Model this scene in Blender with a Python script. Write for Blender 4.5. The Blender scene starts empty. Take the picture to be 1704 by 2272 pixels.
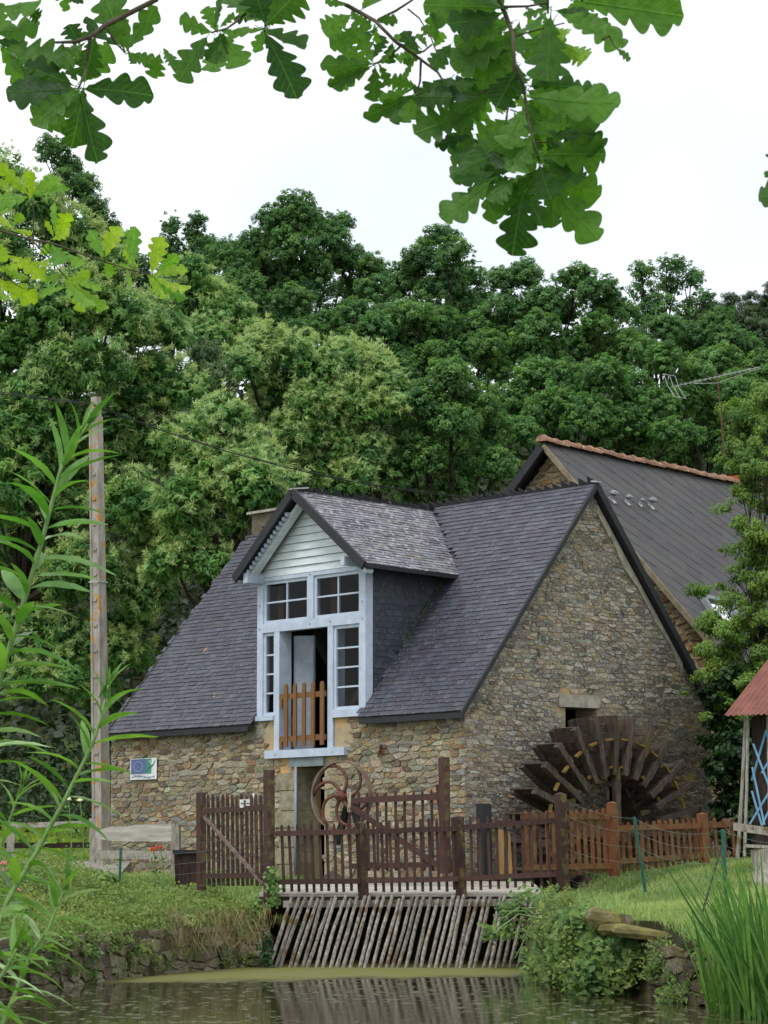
import bpy, math, random
import numpy as np
from mathutils import Vector, Matrix

random.seed(7)
rng = np.random.default_rng(7)
S = bpy.context.scene
COL = S.collection
R = math.radians

# ------------------------------------------------------------------ camera
F, CX, CY = 6522.0, 852.0, 1136.0          # focal length and centre in photo pixels (1704 x 2272)
TH = math.atan((1931 - 1136) / F)          # the camera looks up a little
EYE_Z = 1.32
cam = bpy.data.cameras.new('camera')
cam.sensor_fit = 'VERTICAL'
cam.sensor_height = 36.0
cam.lens = F / 2272 * 36
cam.clip_end = 2000
cam.clip_start = 0.05
cam.dof.use_dof = True
cam.dof.focus_distance = 46
cam.dof.aperture_fstop = 75
camo = bpy.data.objects.new('camera', cam)
camo.location = (0, 0, EYE_Z)
camo.rotation_euler = (math.pi / 2 + TH, 0, 0)
COL.objects.link(camo)
S.camera = camo

# ------------------------------------------------------------------ sky, sun, exposure
SUN_EL, SUN_ROT = R(58), R(215)
w = bpy.data.worlds.new('World')
S.world = w
w.use_nodes = True
nt = w.node_tree
nt.nodes.clear()
o_ = nt.nodes.new('ShaderNodeOutputWorld')
bg = nt.nodes.new('ShaderNodeBackground')
sky = nt.nodes.new('ShaderNodeTexSky')
sky.sky_type = 'NISHITA'
sky.sun_disc = False
sky.sun_elevation = SUN_EL
sky.sun_rotation = SUN_ROT
sky.air_density = 1.0
sky.dust_density = 2.0
mixc = nt.nodes.new('ShaderNodeMixRGB')      # a thin even cloud layer over the sky
mixc.inputs[2].default_value = (10.9, 11.2, 11.6, 1)
tc = nt.nodes.new('ShaderNodeTexCoord')
nz = nt.nodes.new('ShaderNodeTexNoise')
nz.inputs['Scale'].default_value = 2.2
nz.inputs['Detail'].default_value = 4
mr = nt.nodes.new('ShaderNodeMapRange')
mr.inputs[1].default_value = 0.36
mr.inputs[2].default_value = 0.54
mr.inputs[3].default_value = 0.58
mr.inputs[4].default_value = 0.97
nt.links.new(tc.outputs['Generated'], nz.inputs['Vector'])
nt.links.new(nz.outputs['Fac'], mr.inputs[0])
nt.links.new(mr.outputs[0], mixc.inputs[0])
nt.links.new(sky.outputs[0], mixc.inputs[1])
nt.links.new(mixc.outputs[0], bg.inputs[0])
bg.inputs[1].default_value = 0.10
nt.links.new(bg.outputs[0], o_.inputs[0])
sun = bpy.data.lights.new('sun', 'SUN')
sun.energy = 1.5
sun.angle = R(18)
sun.color = (1.0, 0.97, 0.92)
suno = bpy.data.objects.new('sun', sun)
sd = Vector((math.sin(SUN_ROT) * math.cos(SUN_EL), math.cos(SUN_ROT) * math.cos(SUN_EL), math.sin(SUN_EL)))
suno.rotation_euler = (-sd).to_track_quat('-Z', 'Y').to_euler()
suno.location = (0, 0, 60)
COL.objects.link(suno)
vs = S.view_settings
vs.view_transform = 'Standard'
vs.look = 'None'
vs.gamma = 1
vs.exposure = 0.36
vs.use_curve_mapping = False

# ------------------------------------------------------------------ where a photo pixel lies in the place
_c, _s = math.cos(TH), math.sin(TH)
EYE = np.array([0, 0, EYE_Z])
def ray(px, py):
    a = (px - CX) / F
    b = (CY - py) / F
    return np.array([a, _c - b * _s, _s + b * _c])
def at(px, py, Y):
    r = ray(px, py)
    return EYE + r * (Y / r[1])
def on(px, py, P, n):
    r = ray(px, py)
    return EYE + r * (np.dot(np.array(P) - EYE, n) / np.dot(r, n))
def proj(p):
    d = np.asarray(p, float) - EYE
    z = d[..., 1] * _c + d[..., 2] * _s
    y = -d[..., 1] * _s + d[..., 2] * _c
    return np.stack([CX + F * d[..., 0] / z, CY - F * y / z], -1)
ANG = R(38.7)
U = np.array([-math.sin(ANG), math.cos(ANG), 0])     # along the mill's front wall, away
V = np.array([math.cos(ANG), math.sin(ANG), 0])      # along the mill's gable, away
C0 = np.array([1.2397, 45.0, 0])                      # the mill's near corner
Z3 = np.array([0, 0, 1.0])
def M(s, t, z):
    return C0 + s * U + t * V + z * Z3

# ------------------------------------------------------------------ builders
WT = {}
class MB:
    """collects faces, builds ONE mesh"""
    def __init__(self):
        self.v = []; self.f = []; self.c = []
    def add(self, vs_, fs, col=(1, 1, 1)):
        n = len(self.v)
        self.v += [tuple(map(float, p)) for p in vs_]
        for f in fs:
            self.f.append(tuple(i + n for i in f)); self.c.append(col)
        return self
    def hexa(self, p, col=(1, 1, 1)):
        """8 points: bottom 4 in turn, then top 4"""
        return self.add(p, [(0, 3, 2, 1), (4, 5, 6, 7), (0, 1, 5, 4), (1, 2, 6, 5), (2, 3, 7, 6), (3, 0, 4, 7)], col)
    def box(self, c, ax, ay, az, col=(1, 1, 1)):
        c, ax, ay, az = map(np.asarray, (c, ax, ay, az))
        return self.hexa([c - ax - ay - az, c + ax - ay - az, c + ax + ay - az, c - ax + ay - az,
                          c - ax - ay + az, c + ax - ay + az, c + ax + ay + az, c - ax + ay + az], col)
    def mb(self, s0, s1, t0, t1, z0, z1, col=(1, 1, 1)):
        s0, s1 = s1, s0
        return self.hexa([M(s0, t0, z0), M(s1, t0, z0), M(s1, t1, z0), M(s0, t1, z0),
                          M(s0, t0, z1), M(s1, t0, z1), M(s1, t1, z1), M(s0, t1, z1)], col)
    def prism(self, pts, ext, col=(1, 1, 1)):
        n = len(pts)
        a = [np.asarray(p, float) for p in pts]
        b = [p + np.asarray(ext) for p in a]
        fs = [tuple(range(n))[::-1], tuple(range(n, 2 * n))]
        fs += [(i, (i + 1) % n, n + (i + 1) % n, n + i) for i in range(n)]
        return self.add(a + b, fs, col)
    def beam(self, p, q, wa, wb, side=None, col=(1, 1, 1)):
        """a bar from p to q of half sizes wa (along side) and wb"""
        p, q = np.asarray(p, float), np.asarray(q, float)
        d = q - p; d = d / np.linalg.norm(d)
        s = np.asarray(side if side is not None else ((0, 0, 1) if abs(d[2]) < .9 else (1, 0, 0)), float)
        s = s - d * np.dot(s, d); s /= np.linalg.norm(s)
        t = np.cross(d, s)
        o = [-s * wa - t * wb, s * wa - t * wb, s * wa + t * wb, -s * wa + t * wb]
        return self.hexa([p + k for k in o] + [q + k for k in o], col)
    def tube(self, pts, rad, n=7, col=(1, 1, 1), caps=True):
        pts = [np.asarray(p, float) for p in pts]
        m = len(pts)
        if not hasattr(rad, '__len__'): rad = [rad] * m
        vsx = []; u = None
        for i, p in enumerate(pts):
            d = pts[min(i + 1, m - 1)] - pts[max(i - 1, 0)]
            d = d / (np.linalg.norm(d) + 1e-9)
            if u is None:
                u = np.cross(d, (0, 0, 1) if abs(d[2]) < .9 else (1, 0, 0))
            u = u - d * np.dot(u, d); u /= np.linalg.norm(u) + 1e-9
            w_ = np.cross(d, u)
            for k in range(n):
                a = 2 * math.pi * k / n
                vsx.append(p + rad[i] * (math.cos(a) * u + math.sin(a) * w_))
        fs = [(i * n + k, i * n + (k + 1) % n, (i + 1) * n + (k + 1) % n, (i + 1) * n + k) for i in range(m - 1) for k in range(n)]
        if caps: fs += [tuple(range(n))[::-1], tuple(range((m - 1) * n, m * n))]
        return self.add(vsx, fs, col)
    def mesh(self, name, mat, smooth=False):
        me = bpy.data.meshes.new(name)
        me.from_pydata(self.v, [], self.f)
        at_ = me.attributes.new('col', 'FLOAT_COLOR', 'FACE')
        at_.data.foreach_set('color', np.array([(*c, 1) for c in self.c], 'f').ravel())
        me.materials.append(mat)
        if smooth: me.polygons.foreach_set('use_smooth', [True] * len(self.f))
        me.update()
        return me
    def build(self, name, mat, parent=None, smooth=False, kind=None):
        return link(bpy.data.objects.new(name, self.mesh(name, mat, smooth)), parent, kind)
def link(o, parent=None, kind=None, Mw=None):
    COL.objects.link(o)
    off = WT[parent.name] if parent else Vector((0, 0, 0))
    if parent: o.parent = parent
    T = Matrix.Translation(-off)
    o.matrix_basis = T @ Mw if Mw is not None else T
    WT[o.name] = Vector((0, 0, 0)) if Mw is None else Mw.translation.copy()
    if kind: o['kind'] = kind
    return o
def inst(me, name, parent, Mw):
    return link(bpy.data.objects.new(name, me), parent, None, Mw)
def thing(name, label, cat, loc, group=None):
    o = bpy.data.objects.new(name, None)
    o.empty_display_size = .2
    o.location = Vector([float(k) for k in loc])
    COL.objects.link(o)
    WT[o.name] = o.location.copy()
    return tag(o, label, cat, group)
def tag(o, label, cat, group=None):
    o['label'] = label; o['category'] = cat
    if group: o['group'] = group
    return o
def frame(x, y, z, loc):
    m = Matrix.Identity(4)
    for i, c in enumerate((x, y, z)):
        for j in range(3): m[j][i] = float(c[j])
    for j in range(3): m[j][3] = float(loc[j])
    return m

# ------------------------------------------------------------------ materials
def lin(r, g, b):
    f = lambda c: (c / 255 / 12.92) if c <= 10 else ((c / 255 + .055) / 1.055) ** 2.4
    return (f(r), f(g), f(b))
class NT:
    def __init__(self, name):
        self.m = bpy.data.materials.new(name); self.m.use_nodes = True
        self.t = self.m.node_tree; self.t.nodes.clear()
        self.out = self.n('OutputMaterial')
    def n(self, typ, **kw):
        x = self.t.nodes.new('ShaderNode' + typ)
        for k, v_ in kw.items(): setattr(x, k, v_)
        return x
    def l(self, a, b): self.t.links.new(a, b)
    def pos(self, obj=False):
        if obj: return self.n('TexCoord').outputs['Object']
        return self.n('NewGeometry').outputs['Position']
    def noise(self, vec, scale, detail=4, rough=.6, stretch=None, rot=None):
        if stretch or rot:
            mp = self.n('Mapping')
            if stretch: mp.inputs['Scale'].default_value = stretch
            if rot: mp.inputs['Rotation'].default_value = rot
            self.l(vec, mp.inputs['Vector']); vec = mp.outputs[0]
        x = self.n('TexNoise')
        x.inputs['Scale'].default_value = scale; x.inputs['Detail'].default_value = detail; x.inputs['Roughness'].default_value = rough
        self.l(vec, x.inputs['Vector'])
        return x.outputs['Fac']
    def rng(self, fac, a, b, c=0, d=1):
        x = self.n('MapRange'); x.interpolation_type = 'SMOOTHSTEP'
        for i, k in enumerate((a, b, c, d)): x.inputs[i + 1].default_value = k
        self.l(fac, x.inputs[0])
        return x.outputs[0]
    def mix(self, fac, a, b, mode='MIX'):
        x = self.n('MixRGB', blend_type=mode)
        if isinstance(fac, (int, float)): x.inputs[0].default_value = fac
        else: self.l(fac, x.inputs[0])
        for i, k in ((1, a), (2, b)):
            if isinstance(k, tuple): x.inputs[i].default_value = (*k, 1)
            elif isinstance(k, (int, float)): x.inputs[i].default_value = (k, k, k, 1)
            else: self.l(k, x.inputs[i])
        return x.outputs[0]
    def math(self, op, a, b=0.0):
        x = self.n('Math', operation=op)
        for i, k in ((0, a), (1, b)):
            if isinstance(k, (int, float)): x.inputs[i].default_value = k
            else: self.l(k, x.inputs[i])
        return x.outputs[0]
    def attr(self, name, fac=False):
        x = self.n('Attribute'); x.attribute_name = name
        return x.outputs['Fac' if fac else 'Color']
    def finish(self, col, rough=.8, spec=.3, bump=None, bstr=.3, bdist=.01):
        p = self.n('BsdfPrincipled')
        if isinstance(col, tuple): p.inputs['Base Color'].default_value = (*col, 1)
        else: self.l(col, p.inputs['Base Color'])
        if isinstance(rough, (int, float)): p.inputs['Roughness'].default_value = rough
        else: self.l(rough, p.inputs['Roughness'])
        p.inputs['Specular IOR Level'].default_value = spec
        if bump is not None:
            b = self.n('Bump'); b.inputs['Strength'].default_value = bstr; b.inputs['Distance'].default_value = bdist
            self.l(bump, b.inputs['Height']); self.l(b.outputs[0], p.inputs['Normal'])
        self.l(p.outputs[0], self.out.inputs[0])
        self.p = p
        return self.m
def surf(name, c1, c2, scale=5, rough=.8, spec=.25, bstr=.3, bscale=40, bdist=.008, stretch=None, attr=False, objr=0., patches=(), moss=None):
    """patches: (colour, noise scale, from, to)   moss: (colour, normal x limit)"""
    k = NT(name)
    v_ = k.pos()
    f = k.rng(k.noise(v_, scale, 5, .65, stretch), .3, .7)
    col = k.mix(f, c1, c2)
    if attr: col = k.mix(1, k.attr('col'), col, 'MULTIPLY')
    if objr:
        oi = k.n('ObjectInfo')
        col = k.mix(1, col, k.rng(oi.outputs['Random'], 0, 1, 1 - objr, 1 + objr), 'MULTIPLY')
    for pc, ps, pa, pb in patches:
        col = k.mix(k.rng(k.noise(v_, ps, 4, .6), pa, pb), col, pc)
    if moss:
        g = k.n('NewGeometry'); sx = k.n('SeparateXYZ'); k.l(g.outputs['Normal'], sx.inputs[0])
        mk = k.rng(sx.outputs['X'], moss[1] - .1, moss[1] + .15)
        mk = k.math('MULTIPLY', mk, k.rng(k.noise(v_, 7, 4), .42, .66))
        col = k.mix(mk, col, moss[0])
    return k.finish(col, rough, spec, k.noise(v_, bscale, 4, .6, stretch), bstr, bdist)
def leafmat(name, dark, light, trans=.35, tcol=None, rough=.5, spec=.3, obj=False):
    k = NT(name)
    if obj: fac = k.n('ObjectInfo').outputs['Random']
    else: fac = k.attr('tone', True)
    v_ = k.pos()
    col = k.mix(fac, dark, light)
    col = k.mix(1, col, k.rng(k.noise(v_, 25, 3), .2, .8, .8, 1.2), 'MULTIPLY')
    lo = k.noise(v_, .9, 4, .65)                    # drifts of yellower and bluer growth
    col = k.mix(k.rng(lo, .35, .65), k.mix(1, col, (1.05, 1.0, .82), 'MULTIPLY'), k.mix(1, col, (.9, 1.0, .98), 'MULTIPLY'))
    p = k.n('BsdfPrincipled'); k.l(col, p.inputs['Base Color'])
    p.inputs['Roughness'].default_value = rough; p.inputs['Specular IOR Level'].default_value = spec
    tr = k.n('BsdfTranslucent')
    k.l(k.mix(1, col, tcol or (1.2, 1.25, .72), 'MULTIPLY'), tr.inputs[0])
    ms = k.n('MixShader'); ms.inputs[0].default_value = trans
    k.l(p.outputs[0], ms.inputs[1]); k.l(tr.outputs[0], ms.inputs[2]); k.l(ms.outputs[0], k.out.inputs[0])
    return k.m

MAT = {}
def wallmat(name, mort):
    k = NT(name)
    v_ = k.pos()
    f = k.rng(k.noise(v_, 3, 5, .7), .3, .7)
    col = k.mix(f, mort[0], mort[1])
    col = k.mix(k.rng(k.noise(v_, 1.2, 4), .5, .66), col, mort[2])
    return k.finish(col, .95, .1, k.noise(v_, 60, 5, .7), .6, .02)
MAT['mortar_front'] = wallmat('lime_mortar', (lin(176, 160, 128), lin(150, 140, 120), lin(196, 160, 105)))
MAT['mortar_gable'] = wallmat('weathered_mortar', (lin(158, 146, 122), lin(126, 118, 104), lin(178, 152, 112)))
def stonemat(name, lichen, damp):
    k = NT(name)
    v_ = k.pos()
    col = k.attr('col')
    col = k.mix(1, col, k.rng(k.noise(v_, 16, 6, .75, (1, 1, 2.6)), .28, .72, .5, 1.5), 'MULTIPLY')
    for pc, ps, pa, pb in lichen:
        col = k.mix(k.rng(k.noise(v_, ps, 4, .65), pa, pb), col, pc)
    if damp:      # the wet foot of the gable behind the wheel: dark algae and yellow moss on the stone itself
        sx = k.n('SeparateXYZ'); k.l(v_, sx.inputs[0])
        # distance along the gable and height give the stain its own shape
        t_ = k.math('ADD', k.math('MULTIPLY', k.math('SUBTRACT', sx.outputs['X'], float(C0[0])), float(V[0])), k.math('MULTIPLY', k.math('SUBTRACT', sx.outputs['Y'], 45.), float(V[1])))
        e = k.math('SUBTRACT', k.math('ADD', k.math('MULTIPLY', t_, .34), k.math('MULTIPLY', k.noise(v_, 2.2, 4), 1.0)), k.math('MULTIPLY', sx.outputs['Z'], .55))
        col = k.mix(k.rng(e, -.7, .4, 0, .8), col, lin(46, 42, 34))
        col = k.mix(k.math('MULTIPLY', k.rng(e, -.7, -.2), k.rng(k.noise(v_, 3.1, 4), .56, .64, 0, .75)), col, lin(128, 112, 42))
    return k.finish(col, .9, .2, k.noise(v_, 30, 6, .75, (1, 1, 2.2)), .9, .03)
MAT['stone_front'] = stonemat('rubble_stone_front', [(lin(168, 166, 154), 18, .6, .68), (lin(112, 104, 62), 6, .65, .73), (lin(186, 158, 112), 4, .62, .67)], False)
MAT['stone_gable'] = stonemat('rubble_stone_gable', [(lin(182, 184, 176), 19, .54, .62), (lin(88, 82, 72), 5, .6, .7), (lin(172, 142, 98), 3.4, .62, .68)], True)
MAT['stone_bank'] = stonemat('pond_wall_stone', [(lin(150, 150, 138), 14, .62, .72), (lin(96, 94, 44), 5, .52, .64)], False)
MAT['bank_core'] = surf('mossy_bank_core', lin(108, 102, 84), lin(74, 70, 54), 5, .95, .1, .6, 30, .03)
MAT['earth'] = surf('damp_earth', lin(70, 56, 42), lin(46, 38, 30), 4, .95, .1, .6, 30, .03)
def slatemat(name, patches, rough=.5):
    k = NT(name)
    v_ = k.pos()
    col = k.attr('col')
    col = k.mix(1, col, k.rng(k.noise(v_, 30, 4, .7), .2, .8, .75, 1.3), 'MULTIPLY')
    st = k.noise(v_, 2.2, 4, .6, (1, 1, .22))
    col = k.mix(k.rng(st, .5, .72, 0, .45), col, lin(60, 53, 60))
    for pc, ps, pa, pb in patches:
        col = k.mix(k.rng(k.noise(v_, ps, 4, .65), pa, pb), col, pc)
    return k.finish(col, rough, .45, k.noise(v_, 60, 3), .25, .004)
MAT['slate'] = slatemat('purple_grey_slate', [(lin(172, 120, 52), 2.6, .70, .73), (lin(150, 150, 150), 40, .66, .7)])
MAT['slate_dormer'] = slatemat('lichened_slate', [(lin(164, 164, 164), 12, .53, .66), (lin(158, 122, 64), 3.0, .70, .73)], .65)
MAT['slate_cheek'] = slatemat('blue_black_slate', [(lin(120, 126, 120), 20, .68, .74)], .5)
MAT['slate_house'] = slatemat('grey_fibre_slate', [(lin(140, 138, 120), 9, .70, .74), (lin(92, 92, 50), 4, .72, .76)], .75)
MAT['black_slate'] = surf('black_verge_slate', lin(38, 40, 46), lin(26, 28, 32), 8, .6, .4)
MAT['hook'] = surf('zinc_hook', lin(158, 158, 160), lin(130, 132, 136), 20, .35, .6)
MAT['white_paint'] = surf('blue_white_paint', lin(186, 197, 214), lin(168, 180, 198), 6, .55, .35, .15, 60, .004,
                          patches=[(lin(140, 142, 140), 30, .68, .74)])
MAT['weatherboard'] = surf('pale_painted_board', lin(214, 221, 226), lin(194, 203, 208), 5, .6, .3, .2, 40, .004, (1, 1, 6),
                           patches=[(lin(126, 124, 118), 22, .70, .74)])
MAT['grey_door'] = surf('grey_painted_door', lin(158, 168, 182), lin(140, 150, 164), 6, .6, .3)
MAT['gate_wood'] = surf('honey_brown_stain', lin(128, 93, 56), lin(103, 73, 43), 10, .65, .25, .3, 60, .004, (6, 6, 1))
MAT['concrete'] = surf('weathered_concrete', lin(170, 166, 152), lin(132, 128, 116), 6, .9, .15, .4, 60, .006,
                       patches=[(lin(180, 128, 46), 7, .66, .70)])
MAT['pole'] = surf('lichened_concrete', lin(166, 160, 152), lin(130, 124, 117), 7, .92, .12, .5, 60, .006, (1, 1, .4),
                   patches=[(lin(178, 128, 48), 5.2, .58, .64), (lin(176, 172, 160), 24, .66, .7)])
MAT['cement'] = surf('grey_cement', lin(128, 138, 140), lin(106, 116, 118), 5, .85, .2)
MAT['pipe'] = surf('grey_pipe', lin(136, 144, 150), lin(118, 126, 132), 6, .5, .4)
MAT['quoin'] = surf('granite_quoin', lin(150, 143, 124), lin(112, 106, 90), 7, .9, .15, .6, 30, .015, attr=True)
MAT['brown_wood'] = surf('dark_brown_stain', lin(74, 48, 42), lin(46, 30, 27), 9, .6, .35, .4, 60, .005, (5, 5, .6), objr=.22,
                         patches=[(lin(150, 136, 128), 38, .69, .72)], moss=(lin(96, 88, 48), .45))
MAT['orange_wood'] = surf('orange_stain', lin(124, 74, 44), lin(88, 55, 37), 8, .65, .25, .3, 60, .004, (5, 5, .7), objr=.3,
                          moss=(lin(118, 94, 56), -.2))
MAT['tan_wood'] = surf('bare_tan_board', lin(150, 124, 78), lin(120, 98, 62), 8, .8, .2, .4, 50, .005, (5, 5, .5))
MAT['grey_wood'] = surf('silvered_wood', lin(168, 163, 154), lin(112, 106, 97), 9, .85, .2, .5, 60, .006, (6, 6, .7), objr=.15,
                        patches=[(lin(104, 92, 66), 5, .56, .68)])
MAT['rack_wood'] = surf('silvered_pole', lin(146, 141, 131), lin(88, 82, 73), 7, .85, .2, .7, 30, .012, (4, 4, .6), objr=.2,
                        patches=[(lin(92, 74, 54), 4, .54, .66)])
MAT['wheel_wood'] = surf('wet_black_oak', lin(88, 75, 67), lin(48, 40, 35), 7, .7, .3, .5, 50, .006, (3, 3, .6), objr=.25,
                         patches=[(lin(78, 74, 34), 4.5, .58, .68)])
MAT['wheel_strap'] = surf('lichened_oak', lin(132, 106, 54), lin(90, 72, 40), 8, .8, .2)
MAT['rust'] = surf('rusty_iron', lin(116, 74, 58), lin(76, 51, 44), 10, .75, .3, .4, 60, .004)
MAT['rim'] = surf('weathered_iron_rim', lin(120, 108, 94), lin(92, 70, 58), 5, .7, .35, .4, 60, .004)
MAT['black'] = surf('black_paint', lin(34, 36, 40), lin(24, 26, 30), 6, .6, .4)
MAT['dark'] = surf('painted_shade', (.012, .010, .009), (.008, .007, .006), 3, .95, .05)  # near-black colour stands in for the shade of closed spaces
MAT['inside_wood'] = surf('brown_roof_timber', lin(96, 68, 46), lin(60, 44, 32), 5, .9, .1)
MAT['tile'] = surf('terracotta_ridge_tile', lin(150, 116, 98), lin(118, 88, 75), 7, .85, .2, .3, 40, .006, objr=.18,
                   patches=[(lin(196, 172, 120), 9, .58, .68), (lin(90, 80, 60), 6, .66, .74)])
MAT['brick'] = surf('orange_brick', lin(170, 92, 60), lin(134, 70, 48), 9, .9, .15)
MAT['rusty_roof'] = surf('red_oxide_sheet', lin(130, 82, 70), lin(106, 67, 58), 4, .7, .3, .2, 50, .003, patches=[(lin(104, 60, 46), 5, .6, .72)])
MAT['shed_wood'] = surf('tarred_plank', lin(62, 50, 44), lin(36, 29, 26), 6, .85, .15, .5, 40, .006, (5, 5, .5), objr=.2)
MAT['blue_paint'] = surf('pale_blue_paint', lin(112, 158, 186), lin(92, 136, 166), 8, .6, .3)
MAT['green_post'] = surf('green_coated_post', lin(30, 92, 78), lin(22, 74, 62), 10, .45, .4, .05, patches=[(lin(160, 164, 156), 60, .68, .7)])
MAT['wire'] = surf('galvanised_wire', lin(104, 116, 108), lin(70, 86, 78), 10, .5, .5)
MAT['cable'] = surf('black_cable', lin(34, 36, 38), lin(26, 28, 30), 10, .6, .3)
MAT['metal'] = surf('bare_metal', lin(170, 172, 172), lin(140, 142, 144), 8, .35, .6)
MAT['white'] = surf('white_plastic', lin(226, 228, 226), lin(206, 210, 210), 8, .5, .3)
MAT['blue_print'] = surf('blue_print', lin(98, 114, 160), lin(88, 104, 150), 8, .6, .2)
MAT['green_print'] = surf('green_print', lin(74, 146, 122), lin(64, 132, 110), 8, .6, .2)
MAT['bark'] = surf('grey_brown_bark', lin(64, 58, 50), lin(38, 34, 30), 6, .95, .1, .8, 25, .02, (3, 3, .7))
MAT['twig'] = surf('oak_twig', lin(98, 92, 78), lin(66, 58, 50), 30, .85, .15, .5, 200, .002)
MAT['deck'] = surf('grey_deck_board', lin(190, 184, 174), lin(150, 144, 134), 7, .85, .2, .4, 40, .006, (.6, 5, 5), objr=.1)
MAT['wheel_post'] = MAT['wheel_wood']
def glassmat():
    k = NT('window_glass')
    p = k.n('BsdfPrincipled')
    p.inputs['Base Color'].default_value = (.75, .8, .8, 1); p.inputs['Roughness'].default_value = .03
    p.inputs['Transmission Weight'].default_value = 1.0; p.inputs['IOR'].default_value = 1.12
    k.l(p.outputs[0], k.out.inputs[0])
    return k.m
MAT['glass'] = glassmat()
# leaves
MAT['oak_far'] = leafmat('oak_foliage', lin(58, 96, 60), lin(120, 160, 98), .5)
MAT['oak_mid'] = leafmat('oak_foliage_lighter', lin(62, 102, 60), lin(128, 168, 100), .5)
MAT['chestnut'] = leafmat('chestnut_foliage', lin(64, 110, 60), lin(136, 176, 100), .5)
MAT['catkin'] = leafmat('chestnut_catkin', lin(152, 178, 112), lin(188, 206, 148), .35, (1.1, 1.1, .7))
MAT['birch'] = leafmat('birch_foliage', lin(62, 88, 54), lin(106, 130, 84), .3)
MAT['conifer'] = leafmat('pine_foliage', lin(44, 68, 44), lin(88, 110, 70), .15)
MAT['ash'] = leafmat('ash_foliage', lin(70, 104, 46), lin(132, 160, 76), .4)
MAT['ivy'] = leafmat('ivy_foliage', lin(24, 46, 24), lin(56, 88, 42), .2)
MAT['bramble'] = leafmat('bramble_foliage', lin(50, 86, 42), lin(120, 152, 82), .3)
MAT['herb'] = leafmat('herb_foliage', lin(62, 92, 44), lin(132, 150, 82), .35)
MAT['dry'] = leafmat('dry_stems', lin(106, 92, 66), lin(152, 138, 102), .15, (1, 1, .9))
MAT['grass'] = leafmat('grass_blade', lin(108, 138, 76), lin(180, 194, 132), .4)
MAT['lawn_far'] = leafmat('lawn_blade', lin(104, 136, 40), lin(150, 172, 66), .4)
MAT['underwood'] = leafmat('undergrowth_foliage', lin(28, 44, 28), lin(58, 82, 48), .25)
MAT['iris'] = leafmat('iris_blade', lin(58, 102, 46), lin(108, 148, 74), .35, obj=True)
def oakmat(name, dark, light, trans):
    k = NT(name)
    oi = k.n('ObjectInfo'); ob = k.pos(True); sx = k.n('SeparateXYZ'); k.l(ob, sx.inputs[0])
    col = k.mix(oi.outputs['Random'], dark, light)
    ay = k.math('ABSOLUTE', sx.outputs['Y'])
    rib = k.rng(ay, .006, .018, 1, 0)                                        # midrib
    vein = k.math('PINGPONG', k.math('ADD', sx.outputs['X'], k.math('MULTIPLY', ay, -.75)), .055)
    vein = k.math('MULTIPLY', k.rng(vein, .0, .010, 1, 0), .55)              # side veins
    vv = k.math('MAXIMUM', rib, vein)
    col = k.mix(1, col, k.rng(k.noise(ob, 7, 4), .25, .75, .75, 1.25), 'MULTIPLY')
    cv = k.mix(k.math('MULTIPLY', vv, .4), col, tuple(min(1, c * 1.7 + .03) for c in light))
    p = k.n('BsdfPrincipled'); k.l(cv, p.inputs['Base Color']); p.inputs['Roughness'].default_value = .45; p.inputs['Specular IOR Level'].default_value = .3
    b = k.n('Bump'); b.inputs['Strength'].default_value = .5; b.inputs['Distance'].default_value = .004
    k.l(vv, b.inputs['Height']); k.l(b.outputs[0], p.inputs['Normal'])
    tr = k.n('BsdfTranslucent'); k.l(k.mix(1, cv, (1.5, 1.6, .55), 'MULTIPLY'), tr.inputs[0])
    ms = k.n('MixShader'); ms.inputs[0].default_value = trans
    k.l(p.outputs[0], ms.inputs[1]); k.l(tr.outputs[0], ms.inputs[2]); k.l(ms.outputs[0], k.out.inputs[0])
    return k.m
MAT['oak_near'] = oakmat('oak_leaf', lin(36, 72, 28), lin(90, 134, 54), .6)
MAT['oak_light'] = oakmat('young_oak_leaf', lin(92, 142, 60), lin(150, 176, 44), .5)
MAT['willow'] = leafmat('lance_leaf', lin(76, 122, 56), lin(118, 158, 84), .45, (1.3, 1.4, .5), .4, .4, obj=True)
MAT['willow_pale'] = leafmat('lance_leaf_underside', lin(140, 172, 132), lin(168, 194, 158), .3, (1.1, 1.2, .8), .5, .3, obj=True)
MAT['stem'] = surf('green_stem', lin(120, 150, 88), lin(96, 128, 66), 30, .6, .3)
MAT['pink'] = leafmat('pink_petal', lin(206, 110, 124), lin(232, 156, 160), .3, (1, 1, 1))
MAT['red'] = leafmat('red_petal', lin(190, 18, 24), lin(226, 36, 38), .3, (1, 1, 1))
MAT['cream'] = leafmat('cream_petal', lin(232, 228, 196), lin(246, 244, 226), .3, (1, 1, 1))
# ================================================================== GROUND AND WATER
POND = np.array([(-1.62, 43.9), (-1.62, 40.85), (-2.0, 40.7), (-3.2, 36.7), (-3.6, 34.1), (-4.05, 32.7), (-5, 29), (-6.5, 22), (-7, 9),
                 (8, 9), (6.0, 18), (4.2, 23.5), (3.45, 27.5), (3.0, 29.8), (2.72, 31.4), (2.1, 32.5), (1.95, 34), (1.95, 40.4), (2.2, 40.4), (2.2, 43.9)])
def sdist(x, y):
    """signed distance to the pond's edge, negative in the water"""
    p = np.stack([x, y], -1)
    best = np.full(x.shape, 1e9); ins = np.zeros(x.shape, bool)
    for i in range(len(POND)):
        a, b = POND[i], POND[(i + 1) % len(POND)]
        e = b - a
        h = np.clip(((p - a) @ e) / (e @ e), 0, 1)
        best = np.minimum(best, np.linalg.norm(p - a - h[..., None] * e, axis=-1))
        cr = ((a[1] > y) != (b[1] > y)) & (x < (b[0] - a[0]) * (y - a[1]) / (b[1] - a[1] + 1e-12) + a[0])
        ins ^= cr
    return np.where(ins, -best, best)
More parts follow.
